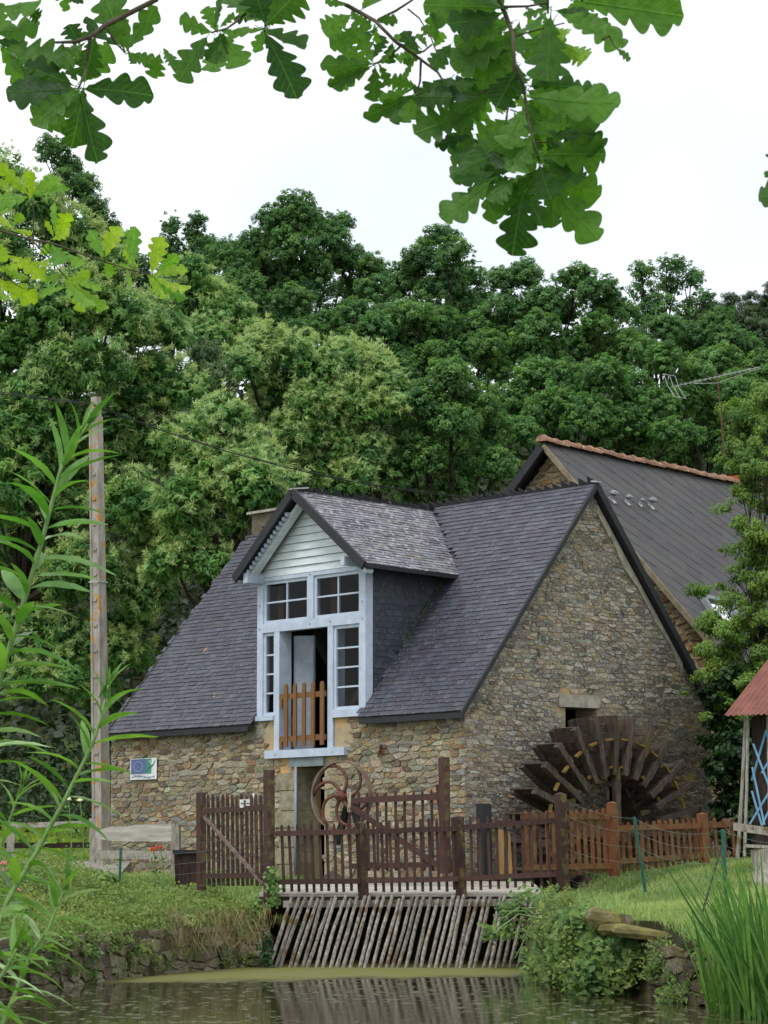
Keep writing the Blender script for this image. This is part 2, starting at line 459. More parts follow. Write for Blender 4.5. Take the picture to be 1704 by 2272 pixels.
def sstep(a, b, x):
    k = np.clip((x - a) / (b - a), 0, 1)
    return k * k * (3 - 2 * k)
def lumps(x, y, s):
    return (np.sin(x * 1.3 * s + 1.1) * np.cos(y * 1.1 * s + .4) + .6 * np.sin(x * 2.9 * s + y * 2.3 * s))
def ground_z(x, y):
    x = np.asarray(x, float); y = np.asarray(y, float)
    d = sdist(x, y)
    lawn = .87 + np.clip(y - 32, -2, 11.5) * .047
    yard = np.full_like(x, 1.17)
    T = yard + (lawn - yard) * sstep(1.6, 3.0, x)
    T = np.where(y < 12, .16, T)
    T = T + .085 * np.clip(y - 53, 0, 22) + .50 * np.clip(y - 75, 0, 34) + .05 * np.clip(y - 109, 0, 200)
    T = T + .02 * lumps(x, y, 1.0) * sstep(.3, 2, d)
    z0 = np.where(x < 0, .50, .78 - .24 * sstep(31.6, 29.4, y) if False else .78 - .24 * (1 - sstep(29.4, 31.6, y)))
    z0 = np.where(y < 12, .05, z0)
    z = z0 + (T - z0) * sstep(0, 3.6, d)
    return np.where(d < 0.02, -.7, z)
def axis(lo, hi, dense, step, far, grow=1.35):
    a = list(np.arange(dense[0], dense[1] + 1e-6, step))
    s = step
    while a[-1] < hi: s = min(s * grow, far); a.append(a[-1] + s)
    s = step
    while a[0] > lo: s = min(s * grow, far); a.insert(0, a[0] - s)
    return np.array(a)
gx = axis(-300, 300, (-7.5, 7.5), .25, 30); gy = axis(-40, 600, (26, 56), .25, 30)
X, Y = np.meshgrid(gx, gy)
Zg = ground_z(X, Y)
me = bpy.data.meshes.new('ground')
nx, ny = len(gx), len(gy)
me.from_pydata(np.stack([X, Y, Zg], -1).reshape(-1, 3).tolist(), [],
               [(j * nx + i, j * nx + i + 1, (j + 1) * nx + i + 1, (j + 1) * nx + i) for j in range(ny - 1) for i in range(nx - 1)])
def groundmat():
    k = NT('grassy_ground')
    v_ = k.pos()
    col = k.mix(k.rng(k.noise(v_, 1.1, 5), .35, .65), lin(92, 112, 62), lin(80, 92, 54))
    col = k.mix(k.rng(k.noise(v_, 2.7, 4), .58, .7), col, lin(104, 92, 66))
    g = k.n('NewGeometry'); sx = k.n('SeparateXYZ'); k.l(g.outputs['Normal'], sx.inputs[0])
    col = k.mix(k.rng(sx.outputs['Z'], .97, .9), col, lin(46, 48, 30))       # steep wooded slope: leaf litter
    return k.finish(col, .95, .1, k.noise(v_, 30, 5), .6, .03)
me.materials.append(groundmat())
me.polygons.foreach_set('use_smooth', [True] * len(me.polygons))
g_ = link(bpy.data.objects.new('ground', me)); g_['kind'] = 'structure'

def watermat():
    k = NT('pond_water')
    v_ = k.pos()
    sx = k.n('SeparateXYZ'); k.l(v_, sx.inputs[0])
    # a still skin of algae lies against the far bank, the open water is wind-rippled and flecked
    edge = k.math('ADD', sx.outputs['Y'], k.math('ADD', k.math('MULTIPLY', sx.outputs['X'], -.5), k.math('ADD', k.math('MULTIPLY', k.noise(v_, .8, 4, .6, (1, .3, 1)), 3.0), k.math('MULTIPLY', k.noise(v_, 3.0, 4, .7, (1, .4, 1)), 2.6))))
    film = k.rng(edge, 38.4, 40.6)
    fl = k.noise(v_, 1.0, 5, .7, (7.0, 2.2, 1))
    fleck = k.math('MULTIPLY', k.rng(fl, .50, .62), k.rng(k.noise(v_, .5, 3, .6, (1, .4, 1)), .3, .6, .25, .95))
    cov = k.math('MAXIMUM', film, k.math('MULTIPLY', fleck, .6))
    fcol = k.mix(k.rng(k.noise(v_, 1.4, 3, .6, (1, .5, 1)), .35, .65), lin(104, 104, 56), lin(106, 106, 72))
    col = k.mix(cov, lin(44, 42, 28), fcol)
    col = k.mix(k.rng(k.noise(v_, 34, 3, .7, (1, .35, 1)), .67, .73), col, lin(176, 172, 136))
    rough = k.rng(cov, 0, 1, .05, .8)
    rip = k.noise(v_, 1.0, 4, .6, (1.6, 6.5, 1))
    m = k.finish(col, rough, .5, k.math('MULTIPLY', rip, k.math('SUBTRACT', 1.0, film)), .07, .012)
    k.l(k.rng(cov, 0, 1, .5, .06), k.p.inputs['Specular IOR Level'])
    k.p.inputs['IOR'].default_value = 1.33
    return m
mb = MB()
mb.add([(-9, 8.9, 0), (9, 8.9, 0), (9, 44, 0), (-9, 44, 0)], [(0, 1, 2, 3)])
wt = mb.build('water', watermat()); wt['kind'] = 'structure'

# ================================================================== IRREGULAR STONES
def cells(a0, a1, b0, b1, rows=(.07, .15), wid=(.14, .42), k=2.3, inside=None, seed=1, thin=0., clips=()):
    """irregular coursed rubble: anisotropic Voronoi cells of jittered rows"""
    rd = random.Random(seed)
    seeds = []
    b = b0 - .1
    while b < b1 + .1:
        h = rd.uniform(*rows) if rd.random() > thin else rd.uniform(.035, .06)
        a = a0 - rd.uniform(0, .4)
        while a < a1 + .3:
            w_ = rd.uniform(*wid) * (1.2 if h < .06 else (.8 if rd.random() < .3 else 1))
            seeds.append((a + w_ / 2, (b + h / 2 + rd.uniform(-.25, .25) * h) * k))
            a += w_
        b += h
    grid = {}
    G = .5
    for i, (x, y) in enumerate(seeds): grid.setdefault((int(x // G), int(y // G)), []).append(i)
    out = []
    for i, (x, y) in enumerate(seeds):
        if inside and not inside(x, y / k): continue
        poly = [(x - .6, y - .6), (x + .6, y - .6), (x + .6, y + .6), (x - .6, y + .6)]
        gi, gj = int(x // G), int(y // G)
        for di in (-2, -1, 0, 1, 2):
            for dj in (-2, -1, 0, 1, 2):
                for j in grid.get((gi + di, gj + dj), ()):
                    if j == i: continue
                    X2, Y2 = seeds[j]
                    mx, my, nx_, ny_ = (x + X2) / 2, (y + Y2) / 2, X2 - x, Y2 - y
                    new = []
                    for q in range(len(poly)):
                        p, r_ = poly[q], poly[(q + 1) % len(poly)]
                        dp = (p[0] - mx) * nx_ + (p[1] - my) * ny_
                        dr = (r_[0] - mx) * nx_ + (r_[1] - my) * ny_
                        if dp <= 0: new.append(p)
                        if dp * dr < 0:
                            t = dp / (dp - dr); new.append((p[0] + t * (r_[0] - p[0]), p[1] + t * (r_[1] - p[1])))
                    poly = new
                    if len(poly) < 3: break
                if len(poly) < 3: break
            if len(poly) < 3: break
        for cx_, cy_, cc in clips:                 # keep cx*a + cy*b <= cc
            new = []
            for q in range(len(poly)):
                p, r_ = poly[q], poly[(q + 1) % len(poly)]
                dp = cx_ * p[0] + cy_ * p[1] / k - cc; dr = cx_ * r_[0] + cy_ * r_[1] / k - cc
                if dp <= 0: new.append(p)
                if dp * dr < 0:
                    t = dp / (dp - dr); new.append((p[0] + t * (r_[0] - p[0]), p[1] + t * (r_[1] - p[1])))
            poly = new
            if len(poly) < 3: break
        if len(poly) < 3: continue
        xs = [p[0] for p in poly]; ys = [p[1] / k for p in poly]
        if max(xs) - min(xs) < .03 or max(ys) - min(ys) < .018: continue
        out.append(([(p[0], p[1] / k) for p in poly], rd))
    return out
def stone_geo(poly, rd, fn, gap=(.006, .016), dep=(.012, .035), col=(1, 1, 1)):
    """polygon -> rounded proud block; fn(a, b, depth) gives the place"""
    n = len(poly)
    cx = sum(p[0] for p in poly) / n; cy = sum(p[1] for p in poly) / n
    g = rd.uniform(*gap)
    pp = []
    for i in range(n):                       # inset for the joint, corners cut
        p, q = poly[i], poly[(i + 1) % n]
        for t in (rd.uniform(.06, .2), rd.uniform(.8, .94)): pp.append((p[0] + (q[0] - p[0]) * t, p[1] + (q[1] - p[1]) * t))
    r0 = []
    for p in pp:
        dx, dy = p[0] - cx, p[1] - cy
        L = math.hypot(dx, dy) + 1e-6
        f = max(.2, 1 - g / L) * rd.uniform(.94, 1.03)
        r0.append((cx + dx * f, cy + dy * f))
    d = rd.uniform(*dep)
    ta, tb = rd.uniform(-.09, .09), rd.uniform(-.16, .10)
    n2 = len(r0)
    vs_ = [fn(p[0], p[1], -.02) for p in r0]
    for p in r0:
        q = (cx + (p[0] - cx) * .95, cy + (p[1] - cy) * .9)
        vs_.append(fn(q[0], q[1], max(.003, d * rd.uniform(.75, 1.1) + ta * (q[0] - cx) + tb * (q[1] - cy))))
    vs_.append(fn(cx + rd.uniform(-.02, .02), cy + rd.uniform(-.01, .01), d * rd.uniform(.85, 1.1)))
    fs = [(i, (i + 1) % n2, n2 + (i + 1) % n2, n2 + i) for i in range(n2)] + [(n2 + i, n2 + (i + 1) % n2, 2 * n2) for i in range(n2)]
    return vs_, fs, col
def area_px(vs_):
    p = proj(np.array(vs_)); e = p.max(0) - p.min(0)
    if p[:, 0].max() < 0 or p[:, 0].min() > 1704 or p[:, 1].min() > 2272: return 0
    return e[0] * e[1]
def vary(c, rd, a=.22):
    f = 1 + rd.uniform(-a, a)
    return tuple(max(.004, k * f * (1 + rd.uniform(-.06, .06))) for k in c)
def put_pieces(pieces, limit, name, rest, parents, mats):
    """pieces: (key, geometry). The LIMIT largest in the picture become parts of their own, the rest one 'stuff' part each"""
    pieces = sorted(pieces, key=lambda q: -area_px(q[1][0]))
    restmb = {}
    for i, (key, (vs_, fs, col)) in enumerate(pieces):
        if i < limit: MB().add(vs_, fs, col).build(name, mats[key], parents[key])
        else: restmb.setdefault(key, MB()).add(vs_, fs, col)
    for key, m_ in restmb.items(): m_.build(rest, mats[key], parents[key], kind='stuff')

# ================================================================== THE MILL
mill = thing('mill_building', 'old stone mill with slate roof, white dormer door and waterwheel on its gable', 'mill', M(4.5, 2.6, 1.1))
ZE, SL = 3.754, 1.325                       # roof plane: z = ZE + SL (t + .15)
def zr(t): return ZE + SL * (t + .15)
TR_ = 2.65; ZRIDGE = zr(TR_)
# --- walls
mb = MB()
for s0, s1, z0, z1 in ((0.0, 3.25, -.3, 3.86), (4.86, 9.76, -.3, 3.86), (3.25, 3.52, -.3, 3.16), (4.27, 4.86, -.3, 3.16), (3.52, 4.27, 3.0, 3.16), (3.52, 4.27, -.3, 1.12)):
    mb.mb(s0, s1, 0, .5, z0, z1)
front_wall = mb.build('front_wall', MAT['mortar_front'], mill)
mb = MB()
for t0, t1, z0, z1 in ((.5, 2.07, -.3, 3.87), (2.07, 2.74, -.3, 3.45), (2.74, 3.0, -.3, 3.87), (3.0, 3.75, -.3, 1.5), (3.0, 3.75, 2.65, 3.87), (3.75, 5.3, -.3, 3.87)):
    mb.mb(.003, .5, t0, t1, z0, z1)
mb.prism([M(.003, .10, 3.87), M(.003, 5.20, 3.87), M(.003, TR_, ZRIDGE - .14)], .497 * U)
gable_wall = mb.build('gable_wall', MAT['mortar_gable'], mill)
mb = MB()
mb.mb(.5, 9.7, 4.85, 5.3, -.3, 3.7).mb(9.25, 9.75, .5, 4.85, -.3, 3.7)
mb.prism([M(9.25, .2, 3.7), M(9.25, 5.1, 3.7), M(9.25, TR_, ZRIDGE - .25)], -.4 * U)
mb.build('rear_wall', MAT['mortar_gable'], mill)
mb = MB()
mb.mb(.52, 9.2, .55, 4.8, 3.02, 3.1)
mb.mb(.52, 9.2, 2.6, 2.7, -.3, 3.02)  # near-black wall paints in the shade behind the lower opening
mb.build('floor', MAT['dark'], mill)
PALF = [lin(164, 148, 114), lin(150, 142, 122), lin(136, 134, 118), lin(126, 118, 98), lin(150, 126, 90), lin(132, 106, 78), lin(112, 96, 84), lin(168, 160, 136), lin(140, 134, 104), lin(126, 126, 118), lin(156, 142, 110), lin(148, 138, 112), lin(158, 146, 116)]
PALG = [lin(152, 142, 122), lin(140, 134, 122), lin(124, 119, 110), lin(142, 130, 108), lin(120, 108, 98), lin(160, 154, 140), lin(136, 127, 108), lin(114, 111, 104), lin(150, 134, 106)]
def grey(pal, m, f):
    return [tuple(f * ((1 - m) * c + m * sum(k) / 3) for c in k) for k in pal]
PALF = grey(PALF, .22, 1.06); PALG = grey(PALG, .22, 1.10)
def in_front(a, b):
    if not (-.2 < a < 9.9 and 1.0 < b < 3.9): return False
    if 2.85 < a < 5.1 and b > 3.12: return False
    if 3.2 < a < 4.9 and b > 3.1: return False
    if 3.44 < a < 4.52 and 2.94 < b: return False
    if 3.47 < a < 4.80 and b < 3.02 and not (a > 4.72): return a < 3.47
    if 8.2 < a < 9.1 and 2.9 < b < 3.27: return True
    return True
stones = []
for poly, rd in cells(0, 9.76, 1.0, 3.86, (.055, .16), (.11, .40), 3.0, in_front, 3, .45, ((-1, 0, .02), (1, 0, 9.74), (0, 1, 3.845))):
    stones.append(('front', stone_geo(poly, rd, lambda a, b, d: M(a, -d, b), (.002, .013), (.010, .034), vary(rd.choice(PALF), rd, .22))))
def in_gable(a, b):
    if not (-.2 < a < 5.5 and 1.0 < b): return False
    if 1.86 < a < 2.84 and 3.80 < b < 4.12: return False
    if 2.0 < a < 2.80 and 3.42 < b < 3.9: return False
    if 2.96 < a < 3.80 and 1.45 < b < 2.70: return False
    return True
for poly, rd in cells(0, 5.3, 1.0, 7.5, (.042, .11), (.08, .25), 2.5, in_gable, 5, .35, ((-1, 0, .02), (1, 0, 5.288), (-1.325, 1, 3.754 + 1.325 * .15 - .10), (1.325, 1, 3.754 + 1.325 * 5.45 - .10))):
    c = rd.choice(PALG)
    stones.append(('gable', stone_geo(poly, rd, lambda a, b, d: M(-d, a, b), (.001, .009), (.004, .018), vary(c, rd, .3))))
put_pieces(stones, 300, 'stone', 'rubble_stone', {'front': front_wall, 'gable': gable_wall}, {'front': MAT['stone_front'], 'gable': MAT['stone_gable']})
# --- dressed quoins left of the lower doorway, lintels
z = 1.12
rd = random.Random(4)
for i, h in enumerate((.3, .27, .32, .28, .33, .3)):
    s1 = 4.79 if i % 2 else 4.70
    MB().mb(4.262, s1, -.03 - rd.uniform(0, .02), .32, z + .008, z + h - .008, vary((1, 1, 1), rd, .1)).build('quoin', MAT['quoin'], front_wall)
    z += h
MB().mb(3.50, 4.42, -.05, .4, 3.0, 3.15).build('lintel', MAT['cement'], front_wall)
MB().mb(-.035, .3, 1.92, 2.785, 3.872, 4.07).build('lintel', MAT['concrete'], gable_wall)
MB().tube([M(4.24, -.04, 3.0), M(4.24, -.04, 1.1)], .026, 8).build('drain_pipe', MAT['pipe'], mill, True)
MB().tube([M(2.06, -.05, 3.1) + .0 * U, M(1.93, -.09, 3.28)], [.02, .028], 6).build('iron_bracket', MAT['rust'], front_wall)
mb = MB(); mb.mb(.25, .32, -.1, .0, 3.62, 3.72); mb.build('gutter_bracket', MAT['metal'], mill)
# --- roof bodies
SRL = 9.24
roof = MB().hexa([M(-.10, -.15, ZE - .09), M(9.70, -.15, ZE - .09), M(SRL, TR_, ZRIDGE - .09), M(-.10, TR_, ZRIDGE - .09),
                  M(-.10, -.15, ZE - .012), M(9.70, -.15, ZE - .012), M(SRL, TR_, ZRIDGE - .012), M(-.10, TR_, ZRIDGE - .012)])
# (the front slope is cut away inside the dormer by building it in three strips)
roof = MB()
def strip(sa, sb, ta, tb, sb2=None):
    sb2 = sb if sb2 is None else sb2
    roof.hexa([M(sa, ta, zr(ta) - .09), M(sb, ta, zr(ta) - .09), M(sb2, tb, zr(tb) - .09), M(sa, tb, zr(tb) - .09),
               M(sa, ta, zr(ta) - .012), M(sb, ta, zr(ta) - .012), M(sb2, tb, zr(tb) - .012), M(sa, tb, zr(tb) - .012)])
strip(-.10, 2.44, -.15, TR_); strip(5.36, 9.70, -.15, TR_, SRL); strip(2.44, 5.36, 1.75, TR_)
roof.hexa([M(-.10, TR_, ZRIDGE - .09), M(SRL, TR_, ZRIDGE - .09), M(9.7, 5.45, ZE - .09), M(-.10, 5.45, ZE - .09),
           M(-.10, TR_, ZRIDGE), M(SRL, TR_, ZRIDGE), M(9.7, 5.45, ZE), M(-.10, 5.45, ZE)])
roof = roof.build('roof', MAT['black_slate'], mill)
# --- dormer measures
DA_S, DA_Z = 3.88, 7.50                     # apex of the dormer gable at t = -.35
DR_S, DR_Z, DL_S, DL_Z = 2.02, 6.17, 5.45, 6.22
def dorm_right(s): return DR_Z + (s - DR_S) * (DA_Z - .0 - DR_Z) / (DA_S - DR_S)
def dorm_left(s): return DL_Z + (DL_S - s) * (DA_Z - DL_Z) / (DL_S - DA_S)
def ridge_drop(t): return -.04 * (t + .35)
mb = MB()
TE = 2.78
for (sa, za), (sb, zb) in (((DR_S, DR_Z), (DA_S, DA_Z)), ((DA_S, DA_Z), (DL_S, DL_Z))):
    ta = 1.75 if sa == DR_S else TE; tb = 1.80 if sb == DL_S else TE
    k = .075
    mb.hexa([M(sa, -.35, za - k), M(sb, -.35, zb - k), M(sb, tb, zb - k + ridge_drop(tb)), M(sa, ta, za - k + ridge_drop(ta)),
             M(sa, -.35, za - .012), M(sb, -.35, zb - .012), M(sb, tb, zb - .012 + ridge_drop(tb)), M(sa, ta, za - .012 + ridge_drop(ta))])
dormer_roof = mb.build('dormer_roof', MAT['black_slate'], mill)
mb = MB()
mb.prism([M(2.46, .03, 3.80), M(2.46, 1.73, zr(1.73) - .1), M(2.46, 1.73, 6.15), M(2.46, .03, 6.20)], .06 * U)
cheek = mb.build('dormer_cheek', MAT['black_slate'], mill)
mb = MB()
mb.prism([M(5.33, .03, 3.80), M(5.33, 1.73, zr(1.73) - .1), M(5.33, 1.73, 6.2), M(5.33, .03, 6.22)], .06 * U)
mb.build('dormer_cheek', MAT['black_slate'], mill)
# --- slates
slates = []; hooks = MB()
def slate_rows(key, fn, n_, La, Lb, wd, ex, ok, colf, rd, thick=.009, jit=.006, hook=0.5):
    """fn(a, b) -> point on the plane; rows run along a and climb with b"""
    j = 0; b = 0.0
    n_ = np.asarray(n_)
    while b < Lb:
        a = -(wd / 2 if j % 2 else 0) - rd.uniform(0, .03)
        while a < La:
            w_ = wd * rd.uniform(.86, 1.14)
            a0, a1 = max(a, 0), min(a + w_, La)
            a += w_
            if a1 - a0 < .03 or not ok((a0 + a1) / 2, b + ex / 2): continue
            b0 = b + rd.uniform(-jit, jit); b1 = min(b + ex * 1.22, Lb + .02)
            lift = thick * rd.uniform(.85, 1.7)
            gp = .0022
            P = [fn(a0 + gp, b0), fn(a1 - gp, b0), fn(a1 - gp, b1), fn(a0 + gp, b1)]
            top = [P[0] + n_ * (lift + .004), P[1] + n_ * (lift + .004 + rd.uniform(-.002, .003)), P[2] + n_ * .004, P[3] + n_ * .004]
            bot = [P[0] + n_ * .001, P[1] + n_ * .001, P[2] - n_ * .006, P[3] - n_ * .006]
            vs_ = bot + top
            slates.append((key, (vs_, [(4, 5, 6, 7), (0, 1, 5, 4), (1, 2, 6, 5), (3, 0, 4, 7), (2, 3, 7, 6), (0, 3, 2, 1)], colf((a0 + a1) / 2, b, rd))))
            if rd.random() < hook * (1 if b < 2.1 else .25):
                m_ = (a0 + a1) / 2
                e = (fn(m_ + .1, b0) - fn(m_, b0)) * 10; u_ = (fn(m_, b0 + .1) - fn(m_, b0)) * 10
                hooks.box(fn(m_, b0 + .004) + n_ * (lift + .007), e * .004, u_ * .009, n_ * .004)
        b += ex; j += 1
def unit(v_): v_ = np.asarray(v_, float); return v_ / np.linalg.norm(v_)
up = unit(V + SL * Z3); nrm = unit(np.cross(-U, up));
if nrm[2] < 0: nrm = -nrm
LB = (TR_ + .15) * math.hypot(1, SL)
def fmain(a, b): return M(-.12, -.17, ZE - .02) + a * U + b * up
def t_of(b): return -.17 + b / math.hypot(1, SL)
def ok_main(a, b):
    s, t = a - .12, t_of(b)
    lim = 9.70 - (9.70 - SRL) * (t + .15) / (TR_ + .15)
    if s > lim + .03: return False
    if 2.47 < s < 5.36 and zr(t) < (dorm_right(s) if s < DA_S else dorm_left(s)) + ridge_drop(t) + .02: return False
    return True
SC = [lin(61, 63, 74), lin(56, 59, 69), lin(66, 68, 78), lin(60, 57, 67), lin(70, 72, 81), lin(53, 55, 65)]
def col_main(a, b, rd):
    c = vary(rd.choice(SC), rd, .10)
    return c
slate_rows('roof', fmain, nrm, 9.85, LB, .185, .090, ok_main, col_main, random.Random(11), hook=.55)
w1 = unit((DA_S - DR_S) * U + (DA_Z - DR_Z) * Z3); L1 = math.hypot(DA_S - DR_S, DA_Z - DR_Z)
n1 = unit(np.cross(w1, V + np.array([0, 0, -.04])))
if n1[2] < 0: n1 = -n1
vd = unit(V + np.array([0, 0, -.04]))
def fd(a, b): return M(DR_S, -.37, DR_Z - .012) + a * vd + b * w1
def ok_d(a, b):
    s = DR_S + b * (DA_S - DR_S) / L1; t = -.37 + a
    return zr(t) < DR_Z + b * (DA_Z - DR_Z) / L1 + ridge_drop(t) + .05
SD = [lin(106, 107, 115), lin(95, 96, 104), lin(118, 119, 125), lin(86, 84, 93), lin(112, 112, 118)]
slate_rows('dormer', fd, n1, 3.1, L1, .18, .088, ok_d, lambda a, b, rd: vary(rd.choice(SD), rd, .15), random.Random(12), hook=.12)
w2 = unit((DA_S - DL_S) * U + (DA_Z - DL_Z) * Z3); L2 = math.hypot(DL_S - DA_S, DA_Z - DL_Z)
n2 = unit(np.cross(w2, vd))
if n2[2] < 0: n2 = -n2
slate_rows('dormer', lambda a, b: M(DL_S, -.37, DL_Z - .012) + a * vd + b * w2, n2, 3.1, L2, .20, .098,
           lambda a, b: zr(-.37 + a) < DL_Z + b * (DA_Z - DL_Z) / L2 + .05, lambda a, b, rd: vary(rd.choice(SD), rd, .15), random.Random(13), hook=0)
SK = [lin(60, 66, 76), lin(57, 63, 73), lin(64, 70, 80), lin(54, 59, 68)]
slate_rows('cheek', lambda a, b: M(2.458, .0 + a, 3.78 + b), -U, 1.78, 2.42, .165, .095,
           lambda a, b: zr(a - .06) < 3.78 + b + .05, lambda a, b, rd: vary(rd.choice(SK), rd, .09), random.Random(14), hook=.6)
put_pieces(slates, 300, 'slate', 'slate_field', {'roof': roof, 'dormer': dormer_roof, 'cheek': cheek},
           {'roof': MAT['slate'], 'dormer': MAT['slate_dormer'], 'cheek': MAT['slate_cheek']})
hooks.build('slate_hook', MAT['hook'], roof, kind='stuff')
# --- verges, ridges, eaves
def rake(name, p, q, wz, ws, dirn, dz=0):
    a, b = np.array(p), np.array(q)
    MB().hexa([a, a + dirn * ws, b + dirn * ws, b, a + wz * Z3, a + dirn * ws + wz * Z3, b + dirn * ws + wz * Z3, b + wz * Z3]).build(name, MAT['black_slate'], mill)
rake('verge', M(-.17, -.2, ZE - .14), M(-.17, TR_, ZRIDGE - .09), .11, .045, U)
rake('verge', M(-.17, 5.45, ZE - .19), M(-.17, TR_ + .003, ZRIDGE - .14), .17, .15, U)
rake('verge', M(9.66, -.2, ZE - .1), M(SRL, TR_, ZRIDGE - .08), .085, .04, U)
MB().mb(-.13, 2.40, -.18, -.13, ZE - .13, ZE - .045).build('eave_board', MAT['black_slate'], mill)
MB().mb(5.40, 9.68, -.18, -.13, ZE - .13, ZE - .045).build('eave_board', MAT['black_slate'], mill)
rd = random.Random(5)
mb = MB()                                    # pale mortar fillet below the far verge
t = 2.75
while t < 4.6:
    d = rd.uniform(.16, .34); w_ = rd.uniform(.06, .15) * (1 if t > 3 else .6)
    z0, z1 = zr(5.3 - t) - .19, zr(5.3 - min(t + d, 4.65)) - .19
    mb.prism([M(-.045, t, z0), M(-.045, t, z0 - w_ * rd.uniform(.8, 2.2)), M(-.045, t + d, z1 - w_ * rd.uniform(.8, 2.4)), M(-.045, t + d, z1)], .04 * U)
    t += d
mb.build('verge_mortar', MAT['concrete'], gable_wall)
# saw-toothed ridge: slates of the far slope stand above the near one
def teeth(name, P, d, up_, n, L, h0, h1, thick, par):
    for i in range(n):
        a = P + d * (i * L)
        k = rd.uniform(.85, 1.15)
        MB().prism([a, a + d * L * .98, a + d * L * 1.05 + up_ * h1 * k, a + d * L * .12 + up_ * h0 * k], thick).build(name, MAT['black_slate'], par)
teeth('ridge_slate', M(SRL, TR_ - .02, ZRIDGE - .03), -U, Z3 * .9 - V * .25, 45, (SRL + .16) / 45, .15, .045, V * .012, roof)
teeth('ridge_slate', M(DA_S, TE - .1, DA_Z - .14), -vd, Z3 * .9 - U * .25, 15, (TE + .25) / 15, .05, .15, U * .012, dormer_roof)
MB().beam(M(DA_S, -.43, DA_Z + .02), M(DA_S, -.12, DA_Z + .06), .07, .012, U, ).build('ridge_cap', MAT['metal'], dormer_roof)
MB().beam(M(-.2, TR_, ZRIDGE + .01), M(-.06, TR_, ZRIDGE + .03), .05, .012, V).build('ridge_cap', MAT['metal'], roof)
# dormer barge boards, purlin ends
for (sa, za) in ((DR_S, DR_Z), (DL_S, DL_Z)):
    p, q = M(sa, -.41, za - .03), M(DA_S, -.41, DA_Z - .03)
    d = unit(q - p); k = np.cross(d, V); k = k if k[2] > 0 else -k
    MB().beam(p - d * .05, q, .075, .022, k).build('barge_board', MAT['black_slate'], dormer_roof)
    for i in range(14):
        if sa == DR_S: break
        c = p + d * (.25 + i * .105) - k * .10 + V * .16
        MB().box(c, d * .026, k * .03, V * .10).build('rafter_block', MAT['white_paint'], dormer_roof)
    p2, q2 = M(sa, -.2, za - .19), M(DA_S, -.2, DA_Z - .19)
    MB().beam(p2 + d * .1, q2, .03, .07, k).build('soffit_board', MAT['weatherboard'], dormer_roof)
MB().beam(M(5.24, -.36, 6.17), M(5.24, .1, 6.17), .085, .06, Z3).build('purlin_end', MAT['white_paint'], dormer_roof)
MB().beam(M(2.60, -.36, 6.24), M(2.60, .1, 6.24), .07, .05, Z3).build('purlin_end', MAT['white_paint'], dormer_roof)
# dormer boarding
z = 6.185
for i in range(9):
    h = .128; z1 = z + h - .006
    def lim(zz):
        r_ = DR_S + (zz + .10 - DR_Z) * (DA_S - DR_S) / (DA_Z - DR_Z)
        l_ = DL_S - (zz + .10 - DL_Z) * (DL_S - DA_S) / (DA_Z - DL_Z)
        return max(r_, 2.45), min(l_, 5.34)
    (a0, b0), (a1, b1) = lim(z + .02), lim(z1)
    if b1 - a1 < .05: break
    MB().hexa([M(a0, -.035, z), M(b0, -.035, z), M(b0, .05, z), M(a0, .05, z), M(a1, -.006, z1), M(b1, -.006, z1), M(b1, .05, z1), M(a1, .05, z1)]).build('weatherboard', MAT['weatherboard'], mill)
    z += h
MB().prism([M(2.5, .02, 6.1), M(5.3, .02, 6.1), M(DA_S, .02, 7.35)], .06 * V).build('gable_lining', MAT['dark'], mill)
# --- dormer joinery, all on the wall's face
wp = MAT['white_paint']
def frm(name, s0, s1, z0, z1, t0=-.03, t1=.12, mat=wp, parent=mill):
    return MB().mb(s0, s1, t0, t1, z0, z1).build(name, mat, parent)
frm('post', 5.19, 5.345, 3.87, 6.18); frm('post', 2.42, 2.575, 3.885, 6.18)
frm('head_beam', 2.575, 5.19, 6.115, 6.18)
frm('mullion', 3.80, 3.955, 5.40, 6.115)
frm('transom', 2.575, 5.19, 5.255, 5.40, -.034)
MB().mb(4.72, 4.862, -.03, .22, 3.285, 5.255).build('door_jamb', wp, mill)
MB().mb(3.272, 3.41, -.03, .22, 3.285, 5.255).build('door_jamb', wp, mill)
frm('sill', 4.862, 5.37, 3.79, 3.87, -.06); frm('sill', 2.40, 3.272, 3.765, 3.885, -.06)
frm('sill', 2.90, 5.045, 3.155, 3.285, -.09, .3)
for s_, z_ in ((5.27, 6.1), (3.88, 6.15), (2.5, 5.33), (3.88, 5.33), (3.34, 5.33), (5.27, 5.33), (4.75, 3.22), (3.2, 3.22), (5.27, 5.72), (2.5, 5.6)):
    MB().tube([M(s_, -.035, z_), M(s_, -.048, z_)] if z_ > 3.3 else [M(s_, -.09, z_), M(s_, -.1, z_)], .014, 6).build('bolt_head', MAT['metal'], mill)
